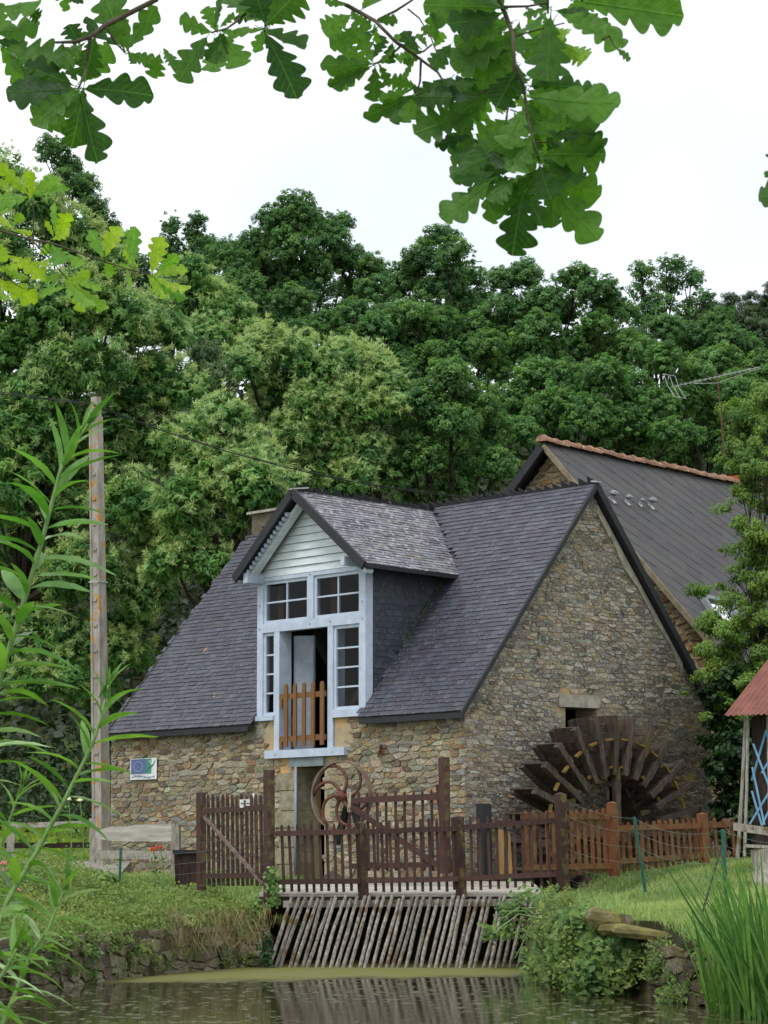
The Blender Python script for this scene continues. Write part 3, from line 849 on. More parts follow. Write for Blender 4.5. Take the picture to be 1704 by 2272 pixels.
def window(s0, s1, z0, z1, nv, nh):
    """frame, glazing bars and panes of one window"""
    e = .055
    m = MB()
    m.mb(s0, s1, .0, .06, z0, z0 + e).mb(s0, s1, .0, .06, z1 - e, z1)
    m.mb(s0, s0 + e, .0, .06, z0 + e, z1 - e).mb(s1 - e, s1, .0, .06, z0 + e, z1 - e)
    fr = m.build('window', wp, mill)
    a0, a1, b0, b1 = s0 + e, s1 - e, z0 + e, z1 - e
    for i in range(1, nv):
        x = a0 + (a1 - a0) * i / nv
        MB().mb(x - .014, x + .014, .012, .05, b0, b1).build('glazing_bar', wp, fr)
    for j in range(1, nh):
        y = b0 + (b1 - b0) * j / nh
        MB().mb(a0, a1, .015, .047, y - .014, y + .014).build('glazing_bar', wp, fr)
    for i in range(nv):
        for j in range(nh):
            xa, xb = a0 + (a1 - a0) * i / nv + (.014 if i else 0), a0 + (a1 - a0) * (i + 1) / nv - (.014 if i < nv - 1 else 0)
            ya, yb = b0 + (b1 - b0) * j / nh + (.014 if j else 0), b0 + (b1 - b0) * (j + 1) / nh - (.014 if j < nh - 1 else 0)
            MB().mb(xa, xb, .028, .034, ya, yb).build('pane', MAT['glass'], fr)
window(3.955, 5.19, 5.40, 6.115, 2, 2); window(2.575, 3.80, 5.40, 6.115, 2, 2)
window(4.862, 5.19, 3.87, 5.255, 1, 4); window(2.575, 3.272, 3.885, 5.255, 1, 4)
# the open door leaf inside, and roof timbers in the dark
def on_wall(px, t):
    p = on(px, 1931, M(0, t, 0), V); return float(np.dot(p - C0, U))
sa, sb = on_wall(650, .30), on_wall(694, .52)
MB().hexa([M(sa, .30, 3.3), M(sb, .52, 3.3), M(sb, .56, 3.3), M(sa, .34, 3.3), M(sa, .30, 5.2), M(sb, .52, 5.2), M(sb, .56, 5.2), M(sa, .34, 5.2)]).build('door', MAT['grey_door'], mill)
mb = MB()
mb.beam(M(5.0, 1.2, 3.2), M(3.0, 1.2, 5.6), .05, .05).beam(M(2.9, .5, 3.9), M(2.6, .45, 5.3), .012, .012).beam(M(5.05, .25, 3.8), M(5.05, .25, 6.1), .05, .05).beam(M(3.6, .25, 5.4), M(3.6, .25, 6.1), .05, .05)
mb.build('roof_timber', MAT['inside_wood'], mill)
mb = MB(); mb.mb(2.5, 5.3, 2.2, 2.3, 3.1, 6.6); mb.build('dark_back_wall', MAT['dark'], mill)  # near-black sheet painting in the dark behind the doorway
# safety gate in the doorway
gw = MAT['gate_wood']
m = MB()
m.mb(3.42, 4.66, -.075, -.045, 4.12, 4.21).mb(3.42, 4.66, -.075, -.045, 3.42, 3.51)
m.mb(4.585, 4.645, -.075, -.045, 3.97, 4.12).mb(4.585, 4.645, -.075, -.045, 3.30, 3.42)
bg_ = m.build('safety_gate', gw, mill)
for i in range(5):
    s = 4.45 - i * .243
    MB().prism([M(s - .045, -.10, 3.335), M(s + .045, -.10, 3.335), M(s + .045, -.10, 4.33), M(s + .025, -.10, 4.365), M(s - .025, -.10, 4.365), M(s - .045, -.10, 4.33)], .025 * V).build('picket', gw, bg_)
# chimney on the far gable
m = MB(); m.mb(8.10, 9.12, 2.60, 3.25, 6.9, 7.82)
ch = m.build('chimney', surf('smoky_stone', lin(112, 104, 90), lin(84, 78, 68), 5, .95, .1, .8, 12, .03, patches=[(lin(112, 96, 46), 5, .56, .66)]), mill)
MB().mb(8.04, 9.19, 2.53, 3.32, 7.82, 7.865).build('cap', MAT['concrete'], ch)
# pinned cloth notice on the front wall: blue field with a ring of stars, green strip, swoosh
pl = thing('notice_banner', 'small white cloth banner with blue starred field and green strip on stone wall', 'banner', M(8.67, -.05, 2.9))
MB().mb(8.26, 9.08, -.052, -.046, 2.90, 3.27).build('cloth', MAT['white'], pl)
MB().mb(8.60, 9.05, -.0555, -.0535, 3.0, 3.26).build('blue_field', MAT['blue_print'], pl)
MB().mb(8.42, 8.595, -.0555, -.0535, 3.0, 3.26).build('green_strip', MAT['green_print'], pl)
for i in range(12):
    a = 2 * math.pi * i / 12
    c = (8.83 + .085 * math.cos(a) * 1.6, 3.13 + .085 * math.sin(a))
    MB().prism([M(c[0] + .011 * math.cos(R(90 + 36 * q)) * (1 if q % 2 == 0 else .45) * 1.6, -.0575, c[1] + .011 * math.sin(R(90 + 36 * q)) * (1 if q % 2 == 0 else .45)) for q in range(10)], .0015 * V).build('star', MAT['white'], pl)
MB().tube([M(8.57, -.057, 3.03), M(8.50, -.057, 3.10), M(8.42, -.057, 3.12), M(8.34, -.057, 3.17), M(8.30, -.057, 3.24)], [.004, .008, .012, .01, .004], 5).build('swoosh', MAT['green_print'], pl)
MB().tube([M(8.52, -.057, 3.2), M(8.46, -.057, 3.23), M(8.42, -.057, 3.16)], .006, 5).build('swoosh', MAT['white'], pl)
for i in range(15):
    s = 9.02 - i * .047
    MB().mb(s - .034 * (.6 + .4 * ((i * 7) % 3) / 2), s, -.0555, -.0535, 2.935 + .018 * math.sin(i * .45), 2.962 + .018 * math.sin(i * .45)).build('lettering', MAT['blue_print'], pl)
# ================================================================== THE LONG HOUSE BEHIND
g2 = np.array([.813, -.583, 0]); w2d = np.array([.583, .813, 0])        # down-slope to the right, ridge direction
AP = at(1206, 981, 52.0)
def H(m, k, z): return AP * np.array([1, 1, 0]) + m * w2d + k * g2 + z * Z3
ZA = AP[2]; SL2 = 1.10
def zh(k): return ZA - SL2 * abs(k)
house = thing('long_house', 'long house behind the mill with dark diamond slates and terracotta ridge', 'house', H(6, 0, 1.5))
LH, KE = 13.0, 4.05
MB().prism([H(.25, -3.5, 0), H(.25, KE - .25, 0), H(.25, KE - .25, zh(KE - .25) - .2), H(.25, 0, ZA - .2), H(.25, -3.5, zh(3.5) - .2)], .5 * w2d).build('gable_wall', MAT['mortar_gable'], house)
gw2 = bpy.data.objects['gable_wall.001']
MB().hexa([H(.75, KE - .7, 0), H(LH, KE - .7, 0), H(LH, KE - .25, 0), H(.75, KE - .25, 0), H(.75, KE - .7, zh(KE) - .1), H(LH, KE - .7, zh(KE) - .1), H(LH, KE - .25, zh(KE) - .1), H(.75, KE - .25, zh(KE) - .1)]).build('side_wall', MAT['mortar_gable'], house)
def rslab(k0, k1, th=.1, off=-.012):
    return [H(0, k0, zh(k0) - th), H(LH, k0, zh(k0) - th), H(LH, k1, zh(k1) - th), H(0, k1, zh(k1) - th),
            H(0, k0, zh(k0) + off), H(LH, k0, zh(k0) + off), H(LH, k1, zh(k1) + off), H(0, k1, zh(k1) + off)]
mb = MB(); mb.hexa(rslab(0, KE)); mb.hexa(rslab(0, -3.6))
hroof = mb.build('roof', MAT['black_slate'], house)
st2 = []
PAL2 = [lin(172, 150, 108), lin(150, 132, 92), lin(160, 140, 100), lin(132, 116, 84), lin(140, 112, 74)]
for poly, rd in cells(-2.2, 3.75, 4.4, 8.6, (.09, .2), (.2, .5), 2.0, lambda a, b: b < zh(a) + .1, 9, .1, ((SL2, 1, ZA - .16), (-SL2, 1, ZA - .16))):
    st2.append(('g', stone_geo(poly, rd, lambda a, b, d: H(.25 - d, a, b), (.012, .03), (.02, .04), vary(rd.choice(PAL2), rd))))
put_pieces([q for q in st2 if area_px(q[1][0]) > 0], 110, 'stone', 'rubble_stone', {'g': gw2}, {'g': MAT['stone_front']})
n2h = unit(np.cross(w2d, g2 - SL2 * Z3)); n2h = n2h if n2h[2] > 0 else -n2h
dn2 = unit(g2 - SL2 * Z3)
tiles = []
rd = random.Random(21)
hs = .265                                                    # half diagonal of a diamond tile
LS = KE * math.hypot(1, SL2)
j = 0; b = 0.0
while b < LS + hs:
    a = hs if j % 2 else 0
    while a < 10.2:
        c = H(a, 0, ZA) + b * dn2
        lift = .0045 * rd.uniform(.6, 1.5)
        e = hs * .997
        pts = []
        for (da, db, l_) in ((-e, 0, .006), (-.12 * e, e * .93, .02), (.12 * e, e * .93, .02), (e, 0, .006), (0, -e, -.004)):
            aa, bb = min(max(a + da, 0), 10.2), min(max(b + db, 0), LS)
            pts.append(H(aa, 0, ZA) + bb * dn2 + n2h * (l_ * lift / .012))
        col = vary(rd.choice([lin(64, 63, 63), lin(61, 60, 61), lin(67, 66, 65), lin(63, 61, 62)]), rd, .07)
        bot = [p - n2h * .008 for p in pts]
        tiles.append(('r', (bot + pts, [(5, 6, 7, 8, 9), (0, 1, 6, 5), (1, 2, 7, 6), (2, 3, 8, 7), (3, 4, 9, 8), (4, 0, 5, 9), (4, 3, 2, 1, 0)], col)))
        a += 2 * hs
    b += hs; j += 1
put_pieces(tiles, 300, 'diamond_slate', 'diamond_slate_field', {'r': hroof}, {'r': MAT['slate_house']})
# verge boards
MB().beam(H(-.02, 0, ZA - .07), H(-.02, KE, zh(KE) - .07), .045, .03, n2h).build('verge_board', surf('grey_verge', lin(132, 122, 100), lin(108, 98, 80), 6), house)
nl = unit(np.array([-g2[0], -g2[1], 0]) * SL2 + Z3)
MB().beam(H(-.06, 0, ZA - .1), H(-.06, -3.6, zh(3.6) - .1), .07, .05, nl).build('verge_board', MAT['black_slate'], house)
# terracotta ridge: half-round tiles, each overlapping the next
def ridge_tile():
    m = MB(); n = 8; pts = []
    for x, r_ in ((0, .115), (.06, .125), (.07, .108), (.40, .098)):
        for i in range(n):
            a = math.pi * i / (n - 1)
            pts.append((x, r_ * 1.05 * math.cos(a), r_ * math.sin(a)))
    fs = [(k * n + i, k * n + i + 1, (k + 1) * n + i + 1, (k + 1) * n + i) for k in range(3) for i in range(n - 1)]
    fs += [tuple(range(n)), tuple(range(3 * n, 4 * n))[::-1]]
    m.add(pts, fs)
    return m.mesh('ridge_tile', MAT['tile'], False)
rt = ridge_tile()
rd = random.Random(2)
for i in range(33):
    P = H(-.08 + i * .385, 0, ZA + .0 + rd.uniform(-.012, .012))
    ax = unit(w2d + rd.uniform(-.02, .02) * g2 + rd.uniform(-.03, .01) * Z3)
    ay = unit(np.cross(Z3, ax))
    inst(rt, 'ridge_tile', house, frame(ax, ay, np.cross(ax, ay), P))
def on_roof(px, py): return on(px, py, H(0, 0, ZA), n2h)
for px, py, r_ in ((1354, 1099, .078), (1388, 1106, .062), (1418, 1112, .042), (1440, 1113, .072)):
    p = on_roof(px, py + 8)
    m = MB(); m.tube([p - n2h * .02, p + n2h * .10], r_ * .55, 10)
    v = m.build('roof_vent', MAT['metal'], house)
    n = 10; m = MB(); pts = []; dm = unit(Z3 + .35 * n2h)
    ux = unit(np.cross(dm, w2d)); uy = np.cross(dm, ux)
    cc = p + n2h * .1
    for k in range(5):
        a = math.pi / 2 * k / 4.6
        for i in range(n):
            b_ = 2 * math.pi * i / n
            pts.append(cc + r_ * 1.25 * (math.cos(a) * (math.cos(b_) * ux + math.sin(b_) * uy)) + r_ * 1.15 * math.sin(a) * dm)
    m.add(pts, [(k * n + i, k * n + (i + 1) % n, (k + 1) * n + (i + 1) % n, (k + 1) * n + i) for k in range(4) for i in range(n)] + [tuple(range(n))[::-1], tuple(range(4 * n, 5 * n))])
    m.build('cowl', surf('grey_cowl', lin(120, 124, 132), lin(92, 96, 104), 10, .4, .5), v, True)
    MB().box(p + dn2 * (r_ * .95) + n2h * .02, w2d * r_ * .5, dn2 * r_ * .9, n2h * .012).build('flashing', MAT['metal'], v)
q = [on_roof(*k) for k in ((1556, 1330), (1612, 1340), (1652, 1412), (1602, 1404))]
m = MB()
for i in range(4): m.beam(q[i] + n2h * .04, q[(i + 1) % 4] + n2h * .04, .05, .05, n2h)
sk = m.build('skylight', MAT['cement'], house)
MB().hexa([k + n2h * .02 for k in q] + [k + n2h * .035 for k in q]).build('pane', MAT['glass'], sk)
pc = H(7.45, -.2, ZA + .02)
m = MB(); m.box(pc + .08 * Z3, w2d * .16, g2 * .13, Z3 * .11)
m.build('chimney_stub', MAT['brick'], house)
# television aerial on its mast
ta = thing('tv_aerial', 'old television aerial on a thin rusty mast above the long house', 'aerial', at(1612, 1085, 59.5))
MB().tube([at(1614, 1090, 59.5), at(1592, 836, 59.5)], .016, 6).build('mast', MAT['rust'], ta)
B0, B1 = at(1494, 858, 60.2), at(1684, 815, 58.6)
bd = unit(B1 - B0)
m = MB(); m.tube([B0, B1], .008, 5); m.tube([at(1540, 851, 59.9), at(1592, 850, 59.5), at(1684, 818, 58.6)], .007, 5); m.build('boom', MAT['metal'], ta)
cr = unit(np.cross(bd, Z3))
for i in range(16):
    p = B0 + (B1 - B0) * (.12 + .86 * i / 15)
    MB().tube([p - cr * .12, p + cr * .12], .005, 4).build('element', MAT['metal'], ta)
rl = B0 - bd * .0
m = MB()
for sg in (-1, 1):
    for q_ in (-.18, 0, .18):
        m.tube([rl + cr * q_, rl + cr * q_ - bd * .1 + Z3 * sg * .26 + bd * (0 if sg > 0 else .28)], .006, 4)
    e1 = rl - bd * .1 + Z3 * sg * .26 + bd * (0 if sg > 0 else .28)
    m.tube([e1 - cr * .18, e1 + cr * .18], .006, 4)
m.build('reflector', MAT['metal'], ta)

# ================================================================== UTILITY POLE AND CABLE
pole = thing('utility_pole', 'tall grey concrete pole with orange lichen at the corner of the mill', 'pole', at(224, 1900, 51))
PT, PB = at(213, 881, 51), at(226, 1905, 51)
def pbar(P, Q, a0, b0, a1, b1, x0=0, y0=0):
    e = unit(np.array([.8, -.6, 0])); f = np.array([.6, .8, 0])
    o = lambda c, a, b: [c - e * a - f * b + e * x0 + f * y0, c + e * a - f * b + e * x0 + f * y0, c + e * a + f * b + e * x0 + f * y0, c - e * a + f * b + e * x0 + f * y0]
    return MB().hexa(o(P, a0, b0) + o(Q, a1, b1))
m = pbar(PB - .3 * Z3, PT, .125, .10, .07, .055)
m.build('shaft', MAT['pole'], pole)
for sg in (-1, 1):      # two raised edges leave the recessed, rung-like web of a cast pole
    pbar(PB, PT - .35 * Z3, .025, .125, .018, .07, sg * .085).build('flange', MAT['pole'], pole)
for i in range(15):
    f_ = .06 + .055 * i
    c = PB + (PT - PB) * f_
    hw = .09 * (1 - f_) + .05 * f_
    MB().box(c - np.array([.6, .8, 0]) * (.118 * (1 - f_) + .064 * f_), np.array([.8, -.6, 0]) * hw * .62, np.array([.6, .8, 0]) * .012, Z3 * .02).build('step_notch', MAT['pole'], pole)
c = PB + (PT - PB) * .594
m = MB()
for k in range(4):
    e, f = np.array([.8, -.6, 0]), np.array([.6, .8, 0])
    r_ = .115
    cs = [c + r_ * (-e - f), c + r_ * (e - f), c + r_ * (e + f), c + r_ * (-e + f)]
    m.beam(cs[k], cs[(k + 1) % 4], .012, .006)
m.build('strap', MAT['metal'], pole)
pts = []
for i in range(25):
    f_ = i / 24
    if f_ < .25: p = at(-160, 855, 46) + (at(206, 898, 50.9) - at(-160, 855, 46)) * f_ / .25
    else:
        g_2 = (f_ - .25) / .75
        p = at(206, 898, 50.9) + (at(1060, 1106, 53.5) - at(206, 898, 50.9)) * g_2 - Z3 * .28 * 4 * g_2 * (1 - g_2)
    pts.append(p)
cb = thing('overhead_cable', 'black twisted cable sagging from the pole top towards the roofs', 'cable', pts[6])
MB().tube(pts, .011, 5).build('conductor', MAT['cable'], cb)
pts2 = [p + np.array([.012 * math.sin(i * 2.1), .0, .026 + .01 * math.cos(i * 2.1)]) for i, p in enumerate(pts)]
MB().tube(pts2, .006, 5).build('conductor', MAT['cable'], cb)

# ================================================================== WATERWHEEL
wc_t, wc_z, R0, R1 = 2.42, 1.88, .93, 1.85
wh = thing('waterwheel', 'dark wooden waterwheel with radial paddles against the mill gable', 'waterwheel', M(-.6, wc_t, wc_z - R1))
S0, S1 = -.84, -.22
NP = 27
def W(r, a, s): return M(s, wc_t + r * math.cos(a), wc_z + r * math.sin(a))
rd = random.Random(8)
for i in range(NP):
    a = R(91.0) + i * 2 * math.pi / NP + rd.uniform(-.012, .012)
    rv = math.cos(a) * V + math.sin(a) * Z3; tv = -math.sin(a) * V + math.cos(a) * Z3
    c0 = M(0, wc_t, wc_z)
    # two arms (front and rear) carry the boards
    m = MB()
    m.beam(c0 + rv * (R0 - .02) + U * (S0 + .05) + tv * .05, c0 + rv * (R1 - .02) + U * (S0 + .05) + tv * .05, .06, .038, U)
    pd = m.build('paddle', MAT['wheel_wood'], wh)
    MB().beam(c0 + rv * (R0 - .02) + U * (S1 - .05) + tv * .045, c0 + rv * (R1 - .02) + U * (S1 - .05) + tv * .045, .045, .03, U).build('arm', MAT['wheel_wood'], pd)
    nb = 7
    for k in range(nb):
        ra = R0 + (R1 - R0) * k / nb; rb = R0 + (R1 - R0) * (k + 1) / nb - .010
        e = rd.uniform(-.02, .02)
        ca = c0 + rv * (ra + rb) / 2 + U * ((S0 + S1) / 2 + e) + tv * rd.uniform(-.004, .006)
        MB().box(ca, rv * (rb - ra) / 2, U * (S1 - S0) / 2, tv * .013).build('board', MAT['wheel_wood'], pd)
    a2 = a + 2 * math.pi / NP
    MB().beam(W(1.47, a + .075, S0 + .02), W(1.47, a + .17, S0 + .02), .03, .016, U).build('spacer', MAT['wheel_strap'], pd)
    if i % 2 == 0: MB().beam(W(1.04, a + .05, S0 + .05), W(1.04, a + .15, S0 + .05), .022, .02, U).build('spacer', MAT['wheel_strap'], pd)
for i in range(4):
    a = R(91) + i * math.pi / 2
    MB().beam(M(S0 + .05, wc_t, wc_z), W(R0 + .1, a, S0 + .05), .06, .04, U).build('spoke', MAT['wheel_wood'], wh)
for s in (S0 + .05, S1 - .05):
    m = MB()
    for i in range(54):
        a, b = 2 * math.pi * i / 54, 2 * math.pi * (i + 1) / 54
        m.hexa([W(R0 + .01, a, s - .03), W(R0 + .01, b, s - .03), W(R0 + .05, b, s - .03), W(R0 + .05, a, s - .03),
                W(R0 + .01, a, s + .03), W(R0 + .01, b, s + .03), W(R0 + .05, b, s + .03), W(R0 + .05, a, s + .03)])
    if s > -.5: m.build('felloe', MAT['wheel_wood'], wh)
MB().tube([M(S0 - .1, wc_t, wc_z), M(.3, wc_t, wc_z)], .14, 12).build('axle', MAT['wheel_wood'], wh)

# ================================================================== FLYWHEEL
fc = at(758, 1766, 44.4)
fw = thing('iron_flywheel', 'rusty iron flywheel with curved spokes standing by the lower doorway', 'flywheel', fc - .6 * Z3)
fx = unit(np.array([math.cos(R(33)), -math.sin(R(33)), 0])); fa = unit(np.cross(fx, Z3)); FR = .535
m = MB(); n = 48
for i in range(n):
    a, b = 2 * math.pi * i / n, 2 * math.pi * (i + 1) / n
    def fp(r, an, d): return fc + r * (math.cos(an) * fx + math.sin(an) * Z3) + d * fa
    m.hexa([fp(FR - .03, a, -.045), fp(FR - .03, b, -.045), fp(FR, b, -.045), fp(FR, a, -.045), fp(FR - .03, a, .045), fp(FR - .03, b, .045), fp(FR, b, .045), fp(FR, a, .045)])
m.build('rim', MAT['rim'], fw)
for i in range(6):
    a0 = R(112) + i * math.pi / 3
    pts = []
    for k in range(9):
        f_ = k / 8
        r_ = .05 + (FR - .06) * f_
        pts.append(fp(r_, a0 - R(55) + R(62) * f_ ** 2, 0))
    MB().tube(pts, [.032, .03, .028, .026, .024, .024, .024, .027, .034], 7).build('spoke', MAT['rust'], fw, True)
MB().tube([fc - fa * .08, fc + fa * .08], .075, 14).build('hub', MAT['rust'], fw, True)
MB().tube([fc - fa * .3, fc + fa * .14], .03, 8).build('axle', MAT['rust'], fw, True)
m = MB()
for sg in (-.2, -.28): m.beam(fc + fa * sg - .72 * Z3 - fx * .25, fc + fa * sg, .04, .03).beam(fc + fa * sg - .72 * Z3 + fx * .25, fc + fa * sg, .04, .03)
m.build('stand', MAT['black'], fw)

# ================================================================== DECK, TRASH RACK
dk = thing('footbridge_deck', 'low deck of pale grey boards behind the brown fence', 'deck', (.3, 42.8, 1.0))
DX0, DX1 = -1.75, 2.25
nb = 17
for i in range(nb):
    f0, f1 = i / nb, (i + 1) / nb
    ya, yb = 41.55 + 3.4 * f0, 41.55 + 3.4 * f1 - .02
    za, zb = .995 + .16 * f0, .995 + .16 * f1
    rr = random.Random(i).uniform(-.006, .006)
    MB().hexa([(DX0, ya, za - .04), (DX1, ya, za - .04), (DX1, yb, zb - .04), (DX0, yb, zb - .04), (DX0, ya, za + rr), (DX1, ya, za + rr), (DX1, yb, zb + rr), (DX0, yb, zb + rr)]).build('plank', MAT['deck'], dk)
m = MB(); m.box((.2, 41.60, .90), (1.95, 0, 0), (0, .05, 0), (0, 0, .055)); m.build('edge_beam', surf('dark_beam', lin(62, 58, 54), lin(44, 41, 38), 7, .85, .15), dk)
m = MB(); m.box((.25, 44.6, .4), (1.95, 0, 0), (0, .05, 0), (0, 0, .7)); m.box((.2, 43.0, .93), (1.8, 0, 0), (0, .06, 0), (0, 0, .02)); m.build('dark_back_sheet', MAT['dark'], dk)  # near-black upright sheet paints in the shade under the deck
for x_ in (-2.02, 2.6): MB().box((x_, 42.75, .02), (.37, 0, 0), (0, 1.55, 0), (0, 0, .7)).build('abutment', MAT['earth'], dk)
rk = thing('trash_rack', 'row of crooked silver-grey poles leaning over the dark sluice', 'rack', (.2, 40.7, 0))
m = MB(); m.beam(at(628, 2006, 41.36), at(1195, 2002, 41.30), .048, .02); m.build('rail', MAT['grey_wood'], rk)
rd = random.Random(33)
NB = 38
for i in range(NB):
    f_ = i / (NB - 1)
    p = at(590 + (1158 - 590) * f_ + rd.uniform(-5, 5), 2152 + rd.uniform(-3, 4), 40.75 - .35 * f_) - .06 * Z3
    q = at(646 + (1196 - 646) * f_ + rd.uniform(-4, 4), 1990 + rd.uniform(-5, 6), 41.30)
    pts = []; rs = []
    bx, by = rd.uniform(-.014, .014), rd.uniform(-.02, .02)
    for k in range(8):
        g_2 = k / 7
        e = math.sin(g_2 * math.pi) * bx + math.sin(g_2 * 5 + i) * .004 + rd.uniform(-.0035, .0035)
        pts.append(p + (q - p) * g_2 + np.array([e, math.sin(g_2 * math.pi) * by, 0]))
        rs.append((.027 if k < 6 else .024) * rd.uniform(.9, 1.12) * (.62 if k == 0 else 1))
    MB().tube(pts, rs, 6).build('pole_bar', MAT['rack_wood'], rk)

# ================================================================== FENCES
def picket_mesh(mat, w=.04, d=.028):
    h = w / 2
    return MB().prism([(-h, -d / 2, 0), (h, -d / 2, 0), (h, -d / 2, .955), (h * .65, -d / 2, .985), (0, -d / 2, 1), (-h * .65, -d / 2, .985), (-h, -d / 2, .955)], (0, d, 0)).mesh('picket', mat)
PKB, PKO = picket_mesh(MAT['brown_wood'], .042, .034), picket_mesh(MAT['orange_wood'], .062, .022)
def post(par, P, Q, w, mat, name='post', ang=ANG, cap=True):
    e = np.array([-math.sin(ang), math.cos(ang), 0]) * w; f = np.array([math.cos(ang), math.sin(ang), 0]) * w
    m = MB(); o = [-e - f, e - f, e + f, -e + f]
    m.hexa([P + k for k in o] + [Q + k for k in o])
    if cap: m.add([Q + k for k in o] + [Q + Z3 * w * .45], [(0, 1, 4), (1, 2, 4), (2, 3, 4), (3, 0, 4)])
    return m.build(name, mat, par)
def pickets(par, me_, lst, ax, dy=0.):
    ax = unit(ax); rd2 = random.Random(len(lst))
    for P, Q in lst:
        zv = Q - P; L = np.linalg.norm(zv); z_ = zv / L
        x_ = unit(ax - z_ * np.dot(ax, z_)); y_ = np.cross(z_, x_)
        inst(me_, 'picket', par, frame(x_, y_, zv, P + y_ * dy))
ff = thing('picket_fence', 'dark brown picket fence with thick posts along the sluice deck', 'fence', at(900, 1990, 41.45))
YF = 41.42
PX = [(597, 1708, 1996, .058, 41.5), (803, 1826, 1994, .054, YF), (1020, 1813, 1992, .056, YF), (1246, 1762, 1972, .062, 41.3)]
for x, y0, y1, w_, yy in PX: post(ff, at(x + (4 if x > 700 else 0), y1, yy), at(x - (3 if x > 700 else 0), y0, yy), w_, MAT['brown_wood'], ang=R(36), cap=x > 700)
# upper and lower rails between the posts
RL = [((606, 1850), (797, 1845), (604, 1957), (799, 1955)), ((808, 1846), (1015, 1838), (810, 1954), (1017, 1950)), ((1026, 1836), (1240, 1820), (1030, 1949), (1248, 1939))]
for a, b, c, d in RL:
    for p, q in ((a, b), (c, d)):
        MB().beam(at(*p, YF - .03), at(*q, YF - .035), .037, .02).build('rail', MAT['brown_wood'], ff)
TOPS = lambda x: 1829 - (x - 610) * (8 / 240) if x < 850 else (1821 - (x - 850) * (6 / 150) if x < 1000 else 1815 - (x - 1000) * (16 / 230))
BOTS = lambda x: 1980 - (x - 620) * (4 / 400) if x < 1020 else 1976 - (x - 1020) * (11 / 220)
rd = random.Random(3)
lst = []
for x0, x1, n in ((625, 790, 11), (828, 1003, 11), (1043, 1234, 11)):
    for i in range(n):
        x = x0 + (x1 - x0) * i / (n - 1)
        lst.append((at(x + 6 + rd.uniform(-1, 1), BOTS(x) + rd.uniform(-2, 2), YF + .02), at(x + rd.uniform(-1.2, 1.2), TOPS(x) + rd.uniform(-3, 3), YF + .02)))
pickets(ff, PKB, lst, (1, 0, 0))
# wicket gate on the left
wg = thing('wicket_gate', 'brown picket gate with a diagonal brace and small white sign', 'gate', at(520, 1965, 42.4))
def yg(x): return 43.2 + (41.6 - 43.2) * (x - 446) / (597 - 446)
post(wg, at(447, 1975, 43.2), at(446, 1759, 43.2), .052, MAT['brown_wood'])
MB().beam(at(452, 1800, yg(452) - .04), at(590, 1792, yg(590) - .04), .04, .022).build('rail', MAT['brown_wood'], wg)
MB().beam(at(452, 1944, yg(452) - .04), at(590, 1942, yg(590) - .04), .04, .022).build('rail', MAT['brown_wood'], wg)
MB().beam(at(453, 1812, yg(453) - .06), at(584, 1962, yg(584) - .06), .022, .018).build('brace', surf('faded_brace', lin(128, 112, 102), lin(92, 76, 68), 8, .85, .15), wg)
lst = []
for i in range(12):
    x = 462 + i * 10.6
    lst.append((at(x + 2 + rd.uniform(-1, 1), 1966 + rd.uniform(-2, 3), yg(x)), at(x + rd.uniform(-1, 1), 1764 + rd.uniform(-4, 3), yg(x))))
pickets(wg, PKB, lst, unit(np.array([1, -1.5, 0])))
m = MB(); Ys = yg(543) - .08
sg_ = [at(532, 1774, Ys), at(556, 1773, Ys), at(556, 1791, Ys), at(532, 1792, Ys)]
sn = m.prism(sg_[::-1], (0, .008, 0)).build('sign', MAT['white'], wg)
MB().prism([at(540.5, 1775, Ys - .004), at(545.5, 1775, Ys - .004), at(545.5, 1792, Ys - .004), at(540.5, 1792, Ys - .004)][::-1], (0, .003, 0)).build('panel_strip', surf('grey_strip', lin(92, 92, 90), lin(82, 82, 80), 5), sn)
for xa in (535, 548):
    m = MB(); m.beam(at(xa, 1782.5, Ys - .004), at(xa + 5.5, 1782.3, Ys - .004), .004, .002)
    m.beam(at(xa, 1782.5, Ys - .004), at(xa + 2, 1780.6, Ys - .004), .003, .002).beam(at(xa, 1782.5, Ys - .004), at(xa + 2, 1784.4, Ys - .004), .003, .002)
    m.build('arrow', MAT['black'], sn)
MB().prism([at(560, 1760, Ys), at(565, 1760, Ys), at(565, 1772, Ys), at(560, 1772, Ys)][::-1], (0, .006, 0)).build('label_plate', MAT['white'], wg)
# the gate across the deck
bgate = thing('deck_gate', 'dark brown field gate with a long diagonal brace beside the flywheel', 'gate', at(880, 1940, 43.6))
post(bgate, at(988, 1938, 43.5), at(985, 1681, 43.5), .06, MAT['brown_wood'], cap=False)
post(bgate, at(996, 1936, 43.8), at(976, 1741, 43.55), .045, MAT['brown_wood'], cap=False)
yb = lambda x: 44.0 - .4 * (x - 775) / 200
MB().beam(at(776, 1777, yb(776) - .04), at(978, 1767, yb(978) - .04), .045, .022).build('rail', MAT['brown_wood'], bgate)
MB().beam(at(776, 1922, yb(776) - .04), at(984, 1918, yb(984) - .04), .04, .022).build('rail', MAT['brown_wood'], bgate)
MB().beam(at(779, 1790, yb(779) - .06), at(972, 1921, yb(972) - .06), .04, .022).build('brace', MAT['brown_wood'], bgate)
lst = []
for i in range(10):
    x = 775 + i * 20.3
    lst.append((at(x + 3, 1932, yb(x)), at(x + rd.uniform(-1, 1), 1757 - i * .5 + rd.uniform(-2, 2), yb(x))))
pickets(bgate, PKB, lst, (1, 0, 0))
m = MB()
for dx in (0, 4, 7): m.tube([at(771 + dx, 1757, 43.93), at(773 + dx * .6, 1780, 43.92), at(772 + dx, 1802, 43.94)], .007, 5)
m.build('rope_tie', surf('pale_rope', lin(196, 190, 170), lin(160, 152, 130), 40), bgate)
